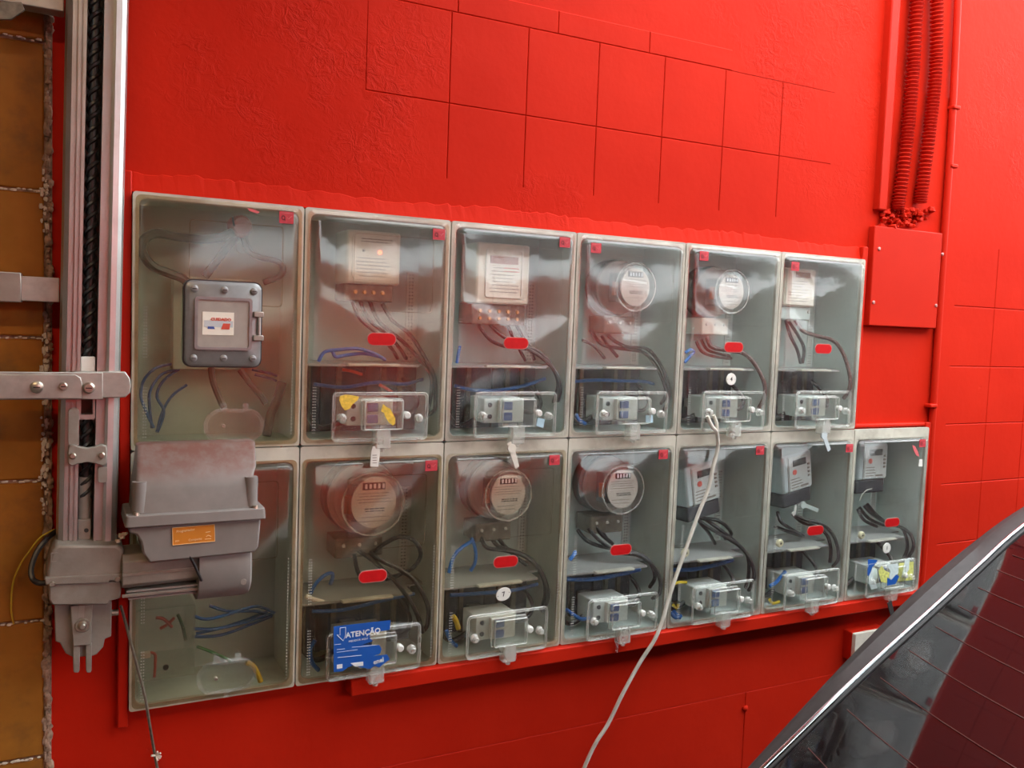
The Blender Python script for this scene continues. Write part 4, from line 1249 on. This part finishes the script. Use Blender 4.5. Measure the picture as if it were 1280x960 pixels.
build('label_print', MB().prism([(lx0 + .036, lz0 + .012), (lx0 + .052, lz0 + .012), (lx0 + .054, lz0 + .024), (lx0 + .040, lz0 + .024)], -0.0773, -0.0765), 'ink_red', t)
# backing plate seen beside the enclosure
p0, p1 = at(217, 345, .10), at(228, 462, .10)
build('backing_board', MB().box(p0.x, x1 + .01, .105, .147, p1.z, p0.z), 'case', label='beige backing board behind the CUIDADO enclosure', cat='board', bev=.002)
# pipe end at the top of the first box
c = at(300, 283, .10)
build('pipe_end', MB().lathe((c.x, .118, c.z), (0, -.045, 0), [(0, .026), (.7, .024), (1, .018)], 18), 'tag_pink', label='red painted pipe end at the top of the CUIDADO box', cat='pipe end')

# ---------------------------------------------------------------- seals hanging from the latches
def seal(pts, w, th, mat, label, head=None, Y=-.066):
    P = [at(a, b, Y) for a, b in pts]
    n = len(P)
    L, Rr = [], []
    for i, p in enumerate(P):
        d = P[min(i + 1, n - 1)] - P[max(i - 1, 0)]
        nrm = Vector((-d.z, 0, d.x)).normalized()
        ww = w[i] if isinstance(w, list) else w
        L.append(p + nrm * ww)
        Rr.append(p - nrm * ww)
    poly = [(q.x, q.z) for q in L] + [(q.x, q.z) for q in reversed(Rr)]
    s = thing('seal_tag', (P[-1].x, Y, min(p.z for p in P)), label, 'seal', 'plastic seals on the box latches')
    build('strap', MB().prism(poly, Y - th, Y), mat, s)
    if head:
        c = at(*head, Y)
        build('seal_head', MB().prism(ellipse(c.x, c.z, .011, .011, 14), Y - th * 2.2, Y + .001), mat, s)
    return s
sl = seal([(470, 558), (469, 566), (467.5, 583)], [.008, .010, .0095], .0025, 'white', 'white printed seal tag hanging above the big round meter')
for dz in range(4):
    c = at(468.3, 569 + dz * 3.2, -.0688)
    build('seal_print', MB().box(c.x - .005, c.x + .005, -.0690, -.0684, c.z - .0008, c.z + .0008), 'ink_soft', sl)
seal([(636, 553), (640, 564), (646, 584)], [.006, .0075, .006], .0025, 'outlet', 'grey plastic seal hanging over the oval disc box', (639, 560))
seal([(1028, 540), (1031, 549), (1036, 563)], [.007, .007, .0065], .0025, 'grey_meter', 'grey-blue plastic seal hanging over the sixth lower box', (1029, 544))
seal([(1000, 630), (1010, 633), (1022, 638)], [.007, .006, .006], .0025, 'case', 'grey plastic seal under the meter of the sixth lower box', (1003, 631), .03)
seal([(770, 798), (771, 806), (771, 815)], [.006, .003, .004], .0025, 'thick', 'clear plastic seal hanging under the fourth lower box', None)
seal([(1111, 752), (1113, 760), (1116, 772)], [.009, .009, .008], .0025, 'car_body', 'dark plastic seal hanging under the last lower box', None)
seal([(994, 632), (993, 640), (990, 643)], [.004, .005, .008], .003, 'white', 'tiny white seal under the meter of the sixth lower box', None, .025)
# wall cords
wc = [(884, 520, -.079), (890, 533, -.080), (896, 541, -.078), (897, 560, -.064), (891, 585, -.062), (885, 612, -.060), (872, 645, -.058), (856, 690, -.060), (840, 735, -.062), (828, 775, -.066), (818, 800, -.068), (800, 828, -.060), (778, 868, -.055), (760, 905, -.050), (744, 930, -.045), (728, 965, -.040), (715, 1000, -.035)]
wcord = thing('white_cord', tuple(at(728, 965, -.04)), 'long white cord hanging from the upper number disc box across the lower row', 'cord')
wp = [at(*p) for p in wc]
e = wp[-1]
wp += [e + Vector((-.07, -.01, -.16)), Vector((e.x - .13, -.06, .12)), Vector((e.x - .17, -.10, .007)), Vector((e.x - .30, -.22, .007)), Vector((e.x - .42, -.20, .007))]
build('cord_run', MB().tube([tuple(p) for p in wp], .0052, 8, 6), 'cord', wcord)
build('cord_strand', MB().tube([tuple(at(*p)) for p in ((892, 519, -.079), (896, 530, -.080), (896.5, 541, -.078), (897.5, 553, -.070))], .0045, 8, 6), 'cord', wcord)
bc = thing('thin_cable', tuple(at(196, 955, -.02)), 'thin dark cable dangling from the gate motor down past the lower corner box', 'cable')
rp_ = [at(*p) for p in ((151, 757, -.07), (160, 790, -.062), (172, 835, -.060), (181, 870, -.060), (187, 905, -.04), (192, 935, -.02), (197, 962, -.012), (203, 990, -.012))]
rp_ += [Vector((rp_[-1].x + .01, -.012, .30)), Vector((rp_[-1].x + .01, -.012, .003))]
build('run', MB().tube([tuple(p) for p in rp_], .0030, 6, 5), 'smoky', bc)
c = at(195, 944, -.018)
kn = MB()
for i in range(7):
    a = random.uniform(0, 6.28)
    kn.tube([(c.x, -.018, c.z), (c.x + .010 * math.cos(a), -.024, c.z + .010 * math.sin(a))], .0022, 5, 1)
build('frayed_end', kn, 'mortar_white', bc)

# ---------------------------------------------------------------- gate opener: rail, lead screw, gearbox, motor
LEAN = 0.0145
def rx_(x, z):
    return x + (z - 1.60) * LEAN
go = thing('gate_opener', (-0.07, -.06, 1.02), 'vertical aluminium gate opener rail with black lead screw and grey motor at its foot', 'gate opener')
ZR0, ZR1 = at(105, 686, -.10).z, 2.75
def extrude(profile, z0, z1):
    """profile: (x, y) closed polygon run up the rail, following its slight lean"""
    return MB().loft([[(rx_(x, z), y, z) for x, y in profile] for z in (z0, z1)])
FX = -.003
left = [(-.120, -.030), (-.124, -.060), (-.124, -.085), (-.120, -.098), (-.112, -.104), (-.105, -.104), (-.105, -.100), (-.102, -.100), (-.102, -.106), (-.097, -.106), (-.097, -.101), (-.094, -.101), (-.094, -.106), (-.0885, -.106), (-.0885, -.060), (-.0885, -.030)]
build('rail_half', extrude([(x + FX, y) for x, y in left], ZR0, ZR1), 'alu', go, smooth=False)
right = [(-.0605, -.030), (-.0605, -.106), (-.056, -.106), (-.056, -.099), (-.0445, -.099), (-.0445, -.106), (-.040, -.108), (-.030, -.106), (-.023, -.100), (-.019, -.088), (-.018, -.060), (-.020, -.030)]
build('rail_half', extrude([(x + FX, y) for x, y in right], ZR0, ZR1), 'alu', go, smooth=False)
build('rail_web', extrude([(-.092, -.034), (-.060, -.034), (-.060, -.022), (-.092, -.022)], ZR0, ZR1), 'alu_dark', go, smooth=False)
zs0 = at(113, 446, -.09).z
def helix(z0, z1, name):
    mb = MB()
    mb.cyl((rx_(-.0775, z0), -.080, z0), (rx_(-.0775, z1), -.080, z1), .0080, None, 12)
    n = int((z1 - z0) / .0024)
    for ph in (0, math.pi):
        pts = []
        for i in range(n):
            z = z0 + (z1 - z0) * i / (n - 1)
            a = 2 * math.pi * (z - z0) / .046 + ph
            pts.append((rx_(-.0775, z) + .0085 * math.cos(a), -.080 + .0085 * math.sin(a), z))
        mb.tube(pts, .0040, 6, 1)
    return build(name, mb, 'screw', go)
helix(zs0, ZR1 - .02, 'lead_screw')
zb = lambda py: at(110, py, -.10).z
helix(zb(625), zb(522), 'lead_screw')
build('screw_nut', MB().box(rx_(-.090, 1.45) + .001, rx_(-.063, 1.45) - .001, -.101, -.060, zb(470), zb(446)), 'white', go, bev=.002)
build('nut_frame', MB().ring(rrect(rx_(-.0905, 1.4), rx_(-.0635, 1.4), zb(524), zb(470), .003), rrect(rx_(-.0870, 1.4), rx_(-.0670, 1.4), zb(518), zb(474), .002), -.104, -.080), 'alu', go)
build('shaft', MB().cyl((rx_(-.0775, 1.2), -.078, zb(650)), (rx_(-.0775, 1.2), -.078, zb(598)), .0115, None, 16), 'cast', go)
build('shaft_block', MB().box(rx_(-.0885, 1.15), rx_(-.0655, 1.15), -.092, -.060, ZR0 - .005, zb(650)), 'cast', go, bev=.002)
c = at(108, 663, -.093)
build('shaft_pin', MB().lathe((c.x, -.092, c.z), (0, -.002, 0), [(0, .004), (1, .004)], 10), 'dark_dots', go)
c = at(92, 532, -.105)
build('slide_pad', MB().prism(rrect(c.x - .0085, c.x + .0085, zb(555), zb(510), .005), -.113, -.1055), 'cast', go)
# clamp with two bolts
cx = at(109.5, 568, -.11)
hw = .036
poly = []
for px, py in ((86, 557), (92, 555), (100, 558), (109, 559.5), (118, 558), (127, 555), (133, 557), (134, 564), (133, 578), (129, 582), (120, 579), (109, 577), (98, 579), (90, 582), (85, 579), (84.5, 566)):
    q = at(px, py, -.112)
    poly.append((q.x, q.z))
clp = build('clamp', MB().prism(poly, -.120, -.106), 'cast', go, bev=.002)
for px, py in ((91, 570), (127, 569)):
    q = at(px, py, -.121)
    build('bolt', MB().lathe((q.x, -.120, q.z), (0, -.006, 0), [(0, .006), (.6, .006), (1, .004)], 12), 'bolt', clp)
c = at(128, 592, -.105)
build('clamp_tail', MB().prism(rrect(c.x - .008, c.x + .008, c.z - .016, c.z + .014, .004), -.112, -.106), 'cast', go)

# gearbox under the rail
def px_poly(pts, Y):
    return [(q.x, q.z) for q in (at(a, b, Y) for a, b in pts)]
YG = -.135
gb = MB()
gp = px_poly([(64, 688), (70, 681), (148, 681), (155, 688), (156, 722), (57, 728), (58, 712)], YG)
gb.loft([[(x, -.030, z) for x, z in gp], [(x, YG + .006, z) for x, z in gp], [((x - sum(a for a, _ in gp) / 7) * .93 + sum(a for a, _ in gp) / 7, YG, (z - sum(b for _, b in gp) / 7) * .90 + sum(b for _, b in gp) / 7) for x, z in gp]])
gear = build('gearbox', gb, 'cast', go, bev=.003)
build('flange', MB().prism(px_poly([(56, 722), (152, 717), (155, 722), (154, 727), (137, 725), (137, 728), (57, 731)], YG - .004), YG - .006, -.030), 'cast', gear, bev=.0015)
build('lower_housing', MB().prism(px_poly([(61, 730), (152, 726), (151, 748), (137, 752), (136, 756), (66, 757), (61, 750)], YG), YG, -.030), 'cast', go, bev=.003)
build('end_cap', MB().prism(px_poly([(68, 756), (140, 752), (139, 796), (131, 799), (129, 809), (121, 818), (116, 820), (92, 822), (82, 817), (75, 804), (69, 802)], -.105), -.105, -.035), 'cast', go, bev=.002)
build('cap_rib', MB().prism(px_poly([(88, 757), (116, 755), (114, 806), (91, 808)], -.120), -.122, -.100), 'cast', go, bev=.002)
build('rib_slot', MB().prism(px_poly([(99, 757), (106, 757), (105, 772), (98, 772)], -.123), -.1228, -.118), 'alu_dark', go)
c = at(103, 782, -.124)
bo = build('bolt', MB().lathe((c.x, -.121, c.z), (0, -.004, 0), [(0, .0135), (.5, .0135), (1, .012)], 20), 'bolt', go)
build('bolt_head', MB().lathe((c.x, -.125, c.z), (0, -.007, 0), [(0, .0085), (.5, .0078), (1, .004)], 16), 'bolt', bo)
for a, b in ((91, 100), (107, 115)):
    build('prong', MB().prism(px_poly([(a, 806), (b, 806), (b - .5, 838), (b - 2, 841), (a + 2, 841), (a + .5, 839)], -.118), -.118, -.100), 'cast', go, bev=.0012)
c = at(144, 766, -.09)
build('side_bolt', MB().cyl((c.x - .012, -.088, c.z), (c.x + .006, -.088, c.z), .0062, None, 12), 'bolt', go)
for px, py in ((65, 730), (147, 724)):
    q = at(px, py, YG - .006)
    build('flange_screw', MB().lathe((q.x, YG - .005, q.z), (0, -.004, 0), [(0, .0055), (1, .004)], 10), 'bolt', gear)
c = at(68, 697, YG)
build('casting_mark', MB().ring(rrect(c.x - .006, c.x + .006, c.z - .009, c.z + .009, .002), rrect(c.x - .0042, c.x + .0042, c.z - .007, c.z + .007, .002), YG - .001, YG + .004), 'cast', gear)
# motor tube with fins
YM = -.150
q0, q1 = at(153, 700, YM), at(262, 700, YM)
za, zb_ = at(200, 692, YM).z, at(200, 739, YM).z
mt = MB()
prof = [(-.06, za), (YM + .012, za), (YM, za - .012), (YM, zb_ + .018), (YM + .010, zb_ + .010), (-.06, zb_ + .010)]
mt.loft([[(x, y, z + (x - q0.x) * .02) for y, z in prof] for x in (q0.x, q1.x)])
motor = build('motor_tube', mt, 'cast', go, bev=.002)
for i, (py, dy) in enumerate(((714, -.003), (740, -.002))):
    z = at(200, py, YM).z
    build('tube_ridge', MB().box(q0.x, q1.x, YM - .003, YM + .002, z - .0035, z + .0020), 'alu_dark', motor, bev=.0006)
for i in range(4):
    z = zb_ + .004 - i * .0060
    build('cooling_fin', MB().box(q0.x + .008 + .004 * (i % 2), q1.x - .004, YM + .004 + i * .004, -.064, z - .0020, z + .0016), 'alu', motor)
c0 = at(249, 705, -.165)
c1 = at(316, 705, -.165)
zt, zl = at(280, 690, -.165).z, at(280, 752, -.165).z
mc = MB()
pr = [(-.055, zt), (-.165, zt), (-.170, zt - .02), (-.168, zl + .030), (-.150, zl + .006), (-.120, zl - .004), (-.055, zl - .004)]
def mcs(x, s):
    zc, yc = (zt + zl) / 2, -.11
    return [(x, yc + (y - yc) * s, zc + (z - zc) * s) for y, z in pr]
mc.loft([mcs(c0.x, 1.0), mcs(c1.x - .016, 1.0), mcs(c1.x - .005, .94), mcs(c1.x, .80)])
mcov = build('motor_end_cover', mc, 'motor_plastic', go)
for px, py in ((307, 673), (304, 727)):
    q = at(px, py, -.166)
    build('screw_recess', MB().lathe((q.x, -.162, q.z), (0, -.007, 0), [(0, .007), (1, .006)], 12), 'cast', mcov)
# control box on top of the motor
YCB = -.175
k0 = at(157, 640, YCB); k1 = at(330, 637, YCB)
zsh = at(240, 640, YCB).z
ztop = at(240, 563, YCB).z
def hood(x0, x1, yf, z, rr=.008, ins=0.0):
    return [(x, y, z) for x, y in rrect(x0 + ins, x1 - ins, yf + ins, -.064, rr)]
t0, t1 = at(171, 566, -.10), at(319, 562, -.10)
hd = MB()
xa, xb = k0.x + .012, k1.x - .012
hd.loft([hood(xa, xb, -.176, zsh + .002), hood(xa + .003, xb - .003, -.172, zsh + .045), hood(xa + .006, xb - .006, -.166, zsh + .066), hood(xa * .5 + t0.x * .5 + .002, xb * .5 + t1.x * .5 - .002, -.150, zsh + .080), hood(t0.x, t1.x, -.104, ztop + .002), hood(t0.x + .004, t1.x - .004, -.096, ztop + .004)])
hood_o = build('control_hood', hd, 'dusty', go)
for s, xx in ((-1, xa), (1, xb)):
    # recessed corner flutes where the hood screws sit
    build('corner_flute', MB().loft([[(xx - s * .012 + .013 * math.cos(a), -.166 + .012 * math.sin(a), z) for a in [2 * math.pi * k / 12 for k in range(12)]] for z in (zsh + .004, zsh + .062)]), 'motor_plastic', hood_o)
    build('hood_screw', MB().lathe((xx - s * .006, -.182, zsh + .001), (0, 0, .006), [(0, .006), (1, .005)], 10), 'bolt', hood_o)
band_ = MB().loft([hood(k0.x - .002, k1.x + .002, -.190, zsh - .020, .007), hood(k0.x, k1.x, -.188, zsh + .002, .007)])
build('control_flange', band_, 'motor_plastic', go, bev=.002)
bx0, bx1 = at(176, 690, YCB).x, at(322, 690, YCB).x
zlow = at(240, 699, YCB).z
body = [(k0.x + .004, zsh - .020), (k0.x + .006, zsh - .032), (k0.x + .018, zsh - .036), (k0.x + .026, zsh - .050), (k0.x + .030, zlow + .018), (k0.x + .042, zlow), (bx1 - .006, zlow + .004), (k1.x - .010, zlow + .015), (k1.x - .006, zsh - .020)]
build('control_box', MB().prism(body, -.180, -.064), 'motor_plastic', go, bev=.004)
sp = px_poly([(215.5, 660), (268, 655.5), (268.5, 676.5), (216, 681.5)], -.1815)
stk = build('orange_sticker', MB().prism(sp, -.1818, -.1800), 'orange', go, label='small orange printed sticker')
def ctext(px, py, s, size, tilt, mat='orange_pale'):
    q = at(px, py, -.182)
    text('sticker_text', s, size, mat, go, (q.x, -.1822, q.z), tilt, bold=.0001)
ctext(232, 663.2, 'Programador', .0062, .055)
ctext(244, 674.3, 'Compacto', .0058, .055)
ctext(221.5, 676, 'ppc', .0050, .055)
stroke('sticker_rule', [(257, 665.5), (263, 664.5)], -.1822, .0009, 'orange_pale', go)
stroke('sticker_rule', [(257.5, 671), (260, 669), (264, 670.5)], -.1822, .0009, 'orange_pale', go)
stroke('sticker_rule', [(256, 674), (264, 673.2)], -.1822, .0007, 'orange_pale', go)
for a, b in zip(((215.5, 660), (268, 655.5), (268.5, 676.5), (216, 681.5)), ((268, 655.5), (268.5, 676.5), (216, 681.5), (215.5, 660))):
    stroke('sticker_rule', [a, b], -.1820, .0006, 'orange_pale', go)
build('motor_lead', MB().tube([tuple(at(*p)) for p in ((237, 695, -.178), (242, 704, -.176), (247, 715, -.175), (252, 726, -.172))], .0028, 6, 4), 'black', go)
ol = MB().tube([tuple(at(*p)) for p in ((70, 664, -.05), (58, 674, -.08), (46, 690, -.09), (39, 710, -.10), (41, 724, -.11), (50, 729, -.12), (59, 728, -.12))], .0052, 8, 5)
build('power_cable', ol, 'black', go)
ol = MB().tube([tuple(at(*p)) for p in ((68, 662, -.05), (50, 672, -.06), (36, 690, -.055), (24, 708, -.04), (16, 730, -.025), (14, 760, -.02), (17, 780, -.018))], .0016, 6, 5)
build('earth_wire', ol, 'yellow', go)
bits = MB()
for i in range(6):
    q = at(152 + random.uniform(-5, 5), 672 + random.uniform(-5, 5), -.12)
    bits.ball(tuple(q), .005, .004, .004, 6, 4, .4)
build('debris', bits, 'mortar_white', go)

# arm, brackets
ga = thing('swing_bar', (-.12, -.12, at(80, 498, -.12).z), 'flat grey steel swing bar bolted across the gate rail', 'steel bar')
YA = -.122
a0, a1 = at(-60, 482, YA), at(165, 482, YA)
zt_, zb2 = at(100, 465, YA).z, at(100, 499, YA).z
xr = at(164, 482, YA).x
xl = -1.0
bar_l = px_poly([(101, 467), (104, 474), (104, 499)], YA)
build('bar', MB().prism([(xl, zb2), (at(131, 0, YA).x, zb2), (at(131, 0, YA).x, zt_), (xl, zt_)], YA - .006, YA), 'zinc', ga, bev=.0015)
ext = [(at(94, 0, YA).x, zb2 + .001), (xr - .010, zb2 + .003), (xr - .002, zb2 + .012), (xr, (zt_ + zb2) / 2), (xr - .002, zt_ - .012), (xr - .010, zt_ + .001), (at(94, 0, YA).x, zt_ + .001)]
build('end_plate', MB().prism(ext, YA - .002, YA + .014), 'zinc', ga, bev=.002)
pl_ = px_poly([(-20, 468), (94, 468), (101, 472), (103, 480), (103, 498), (-20, 499)], YA - .008)
build('overlap_plate', MB().prism(pl_, YA - .011, YA - .006), 'zinc', ga, bev=.0015)
for px, py, rr in ((46, 484, .011), (79, 483, .0075), (111, 485, .0105)):
    q = at(px, py, YA - .012)
    bo = build('bolt', MB().lathe((q.x, YA - .006, q.z), (0, -.010, 0), [(0, rr), (.75, rr), (1, rr * .7)], 16), 'bolt', ga)
    build('bolt_slot', MB().box(q.x - rr * .5, q.x + rr * .5, YA - .0168, YA - .0155, q.z - .001, q.z + .001), 'dark_dots', bo)
# bracket holding the rail to the pier
wbk = thing('rail_bracket', (-.2, -.06, at(40, 378, -.07).z), 'grey steel wall bracket reaching the rail from the tiled pier', 'bracket')
z1_, z0_ = at(40, 343, -.07).z, at(40, 378, -.07).z
build('outer_sleeve', MB().box(-.90, at(27, 360, -.07).x, -.082, -.012, z0_ - .001, z1_ + .002), 'alu_dark', wbk, bev=.002)
build('inner_bar', MB().box(at(20, 360, -.07).x, -.1265, -.078, -.040, z0_ + .002, z1_ - .004), 'zinc', wbk, bev=.0015)
ubk = thing('upper_bracket', (-.2, -.06, at(40, 14, -.07).z), 'grey steel upper bracket bar with a dark plate under it, top corner beside the rail', 'bracket')
zz = at(40, 5, -.07).z
build('bar', MB().box(-.90, -.1195, -.085, -.045, zz - .008, zz + .050), 'zinc', ubk, bev=.002)
dp_ = px_poly([(-30, 2), (27, 3), (31, 13), (14, 25), (-30, 24)], -.09)
build('dark_plate', MB().prism(dp_, -.094, -.086), 'smoky', ubk, bev=.001)
build('stay', MB().box(-.90, -.88, -.10, -.012, zz - .008, zz + .05), 'zinc', ubk)

# ---------------------------------------------------------------- the parked car
YP, YCH = -.80, -.862
pil = [at(x, y, YP) for x, y in ((936, 958), (1055, 829), (1147, 737), (1214, 680), (1280, 633))]
chr_ = [at(x, y, YCH) for x, y in ((959, 958), (1070, 850), (1158, 770), (1222, 711), (1280, 659))]
def ext_curve(P):
    d0 = (P[0] - P[1]).normalized()
    d1 = (P[-1] - P[-2]).normalized()
    a = P[0] + d0 * .07
    b = P[-1] + d1 * .34 - Vector((0, 0, .035))
    return [a] + P + [b]
pil, chr_ = ext_curve(pil), ext_curve(chr_)
def cat(P, u):
    n = len(P) - 1
    s = min(max(u, 0), 1) * n
    i = min(int(s), n - 1)
    f = s - i
    p0, p1, p2, p3 = P[max(i - 1, 0)], P[i], P[i + 1], P[min(i + 2, n)]
    return 0.5 * ((2 * p1) + (p2 - p0) * f + (2 * p0 - 5 * p1 + 4 * p2 - p3) * f * f + (3 * p1 - p0 - 3 * p2 + p3) * f ** 3)
NEAR = -2.26
CY = (YCH + NEAR) / 2
car = thing('car', (2.3, CY, 0.0), 'dark charcoal car with tinted heated rear window and chrome edge trim', 'car')
def glass_pt(u, s, lift=0.0):
    p = cat(chr_, u)
    y = p.y + (NEAR - p.y) * s
    bow = 4 * s * (1 - s)
    return Vector((p.x - .16 * bow - lift * .5, y, p.z + .012 * bow + lift * .85))
gm = MB()
NU, NS = 18, 24
g1 = [[glass_pt(i / NU, j / NS) for j in range(NS + 1)] for i in range(NU + 1)]
g2 = [[glass_pt(i / NU, j / NS, -.006) for j in range(NS + 1)] for i in range(NU + 1)]
vs = [p for r in g1 for p in r] + [p for r in g2 for p in r]
fs = []
o2 = (NU + 1) * (NS + 1)
for i in range(NU):
    for j in range(NS):
        a = i * (NS + 1) + j
        fs.append((a, a + 1, a + NS + 2, a + NS + 1))
        fs.append((a + o2, a + NS + 1 + o2, a + NS + 2 + o2, a + 1 + o2))
gm.add(vs, fs)
rw = build('rear_window', gm, 'tinted', car)
for i in range(13):
    u = .10 + i * .065
    pts = [glass_pt(u, .03 + .94 * j / 16, .0006) for j in range(17)]
    build('heater_line', MB().tube(pts, .0009, 5, 1), 'filament', rw)
# trim and pillar, far side then near side (mirrored)
def mirror(p):
    return Vector((p.x, 2 * CY - p.y, p.z))
for side in (0, 1):
    fm = (lambda p: p) if side == 0 else mirror
    cu = [fm(cat(chr_, i / 30)) for i in range(31)]
    build('chrome_trim', MB().tube([p + Vector((0, 0, .004)) for p in cu], .0048, 10, 1), 'chrome', car)
    build('window_seal', MB().tube([p + Vector((-.004, (-.010 if side == 0 else .010), .001)) for p in cu], .0035, 8, 1), 'rubber', car)
    loops_ = []
    for i in range(31):
        a = fm(cat(chr_, i / 30)); b = fm(cat(pil, i / 30))
        s = 1 if side == 0 else -1
        loops_.append([a, a * .5 + b * .5 + Vector((-.006, 0, .010)), b, b + Vector((.006, s * .012, -.022)), b + Vector((.03, s * .035, -.10)), b + Vector((.10, s * .03, -.12)), a + Vector((.05, 0, -.05))])
    build('rear_pillar', MB().loft(loops_), 'car_body', car)
top_a, top_b = cat(chr_, 1.0), cat(pil, 1.0)
zr = top_b.z + .012
def roof_sec(x, z, half, drop):
    pts = []
    for j in range(17):
        s = -1 + 2 * j / 16
        pts.append((x - .10 * (1 - s * s) * max(0, 1 - (x - top_a.x) / .5), CY + half * s, z - drop * s * s * s * s + .02 * (1 - s * s)))
    return pts + [(p[0], CY + (p[1] - CY) * .97, p[2] - .03) for p in reversed(pts)]
hw0 = (top_b.y - CY)
build('roof', MB().loft([roof_sec(top_a.x - .005, zr, hw0, .03), roof_sec(top_a.x + .25, zr + .045, hw0 - .01, .04), roof_sec(top_a.x + .8, zr + .06, hw0 - .01, .04), roof_sec(top_a.x + 1.25, zr + .02, hw0 - .02, .04)]), 'car_body', car)
x_t = cat(pil, 0).x
def body_sec(x, zb, zt, half, tuck=.05):
    c = [(half - .10, zb), (half - .02, zb + .10), (half, zb + (zt - zb) * .45), (half - .015, zb + (zt - zb) * .75), (half - tuck, zt - .012), (half - tuck - .06, zt)]
    return [(x, CY + a, b) for a, b in c] + [(x, CY - a, b) for a, b in reversed(c)]
zd = cat(pil, 0).z - .035
HB = hw0 + .075
build('body', MB().loft([body_sec(x_t - .50, .40, zd - .20, HB - .16), body_sec(x_t - .47, .28, zd - .07, HB - .07), body_sec(x_t - .36, .24, zd - .02, HB - .03), body_sec(x_t + .02, .22, zd, HB, .06),
      body_sec(x_t + .7, .20, zd + .03, HB + .01, .07), body_sec(x_t + 2.2, .20, zd, HB + .01, .07), body_sec(x_t + 2.9, .20, zd - .06, HB, .09), body_sec(x_t + 3.5, .22, zd - .17, HB - .05, .10), body_sec(x_t + 3.68, .32, zd - .33, HB - .16, .10)]), 'car_body', car)
for s in (-1, 1):
    sg = []
    e = cat(pil, .55)
    yb = CY + s * (HB - .05)
    yt = CY + s * (hw0 - .015)
    sd = MB()
    pr_ = [(x_t + .55, zd + .02, yb), (x_t + 2.15, zd + .02, yb), (top_a.x + 1.28, zr + .01, yt), (top_a.x + .25, zr + .03, yt), (top_a.x - .10, zr - .06, yt)]
    sd.loft([[(x, y, z) for x, z, y in pr_], [(x, y - s * .012, z) for x, z, y in pr_]])
    build('side_window', sd, 'tinted', car)
    for wx in (x_t + .30, x_t + 2.85):
        wl = build('wheel', MB().lathe((wx, CY + s * (HB - .17), .31), (0, s * .19, 0), [(0, .22), (.02, .29), (.15, .31), (.85, .31), (.97, .29), (1, .21), (.93, .20)], 32), 'rubber', car)
        build('wheel_rim', MB().lathe((wx, CY + s * (HB - .05), .31), (0, s * .055, 0), [(0, .20), (.8, .20), (.95, .05), (1.0, .04)], 24), 'zinc', wl)
    build('tail_lamp', MB().loft([[(x_t - .47 - .012, CY + s * (HB - .12) + a * .05, zd - .22 + b * .06) for a, b in ((-1, -1), (1, -1), (1, 1), (-1, 1))], [(x_t - .36, CY + s * (HB - .055) + a * .03, zd - .20 + b * .06) for a, b in ((-1, -1), (1, -1), (1, 1), (-1, 1))]]), 'tail', car, bev=.006)
ws = MB().loft([[(top_a.x + 1.24, CY - hw0 + .04, zr), (top_a.x + 1.24, CY + hw0 - .04, zr), (x_t + 2.75, CY + HB - .14, zd), (x_t + 2.75, CY - HB + .14, zd)], [(top_a.x + 1.23, CY - hw0 + .04, zr - .012), (top_a.x + 1.23, CY + hw0 - .04, zr - .012), (x_t + 2.73, CY + HB - .14, zd - .012), (x_t + 2.73, CY - HB + .14, zd - .012)]])
build('windscreen', ws, 'tinted', car)
build('rear_bumper', MB().loft([[(x_t - .56 + .10 * (abs(s) ** 3), CY + s * (HB - .04), z) for z in (.30, .36, .52, .56)] + [(x_t - .38, CY + s * (HB - .04) * .98, z) for z in (.56, .30)] for s in [-1 + 2 * j / 12 for j in range(13)]]), 'car_body', car)


# warm tube lamp on the garage ceiling, over the bay beside the gate
lt = thing('tube_lamp', (-1.0, -2.2, 3.14), 'long white tube lamp on the garage ceiling above the gate opener', 'lamp')
build('fitting', MB().box(-1.65, -0.35, -2.25, -2.15, 3.19, 3.25), 'white', lt, bev=.005)
build('tube', MB().cyl((-1.62, -2.2, 3.165), (-0.38, -2.2, 3.165), .018, None, 14), 'lamp', lt)
ld = bpy.data.lights.new('tube_light', 'AREA')
ld.shape = 'RECTANGLE'
ld.size, ld.size_y = 1.24, 0.06
ld.energy = 22.0
ld.color = (1.0, 0.66, 0.34)
lo_ = bpy.data.objects.new('tube_light', ld)
lo_.location = (0, 0, 3.135 - 3.14)
lo_.parent = lt
COL.objects.link(lo_)
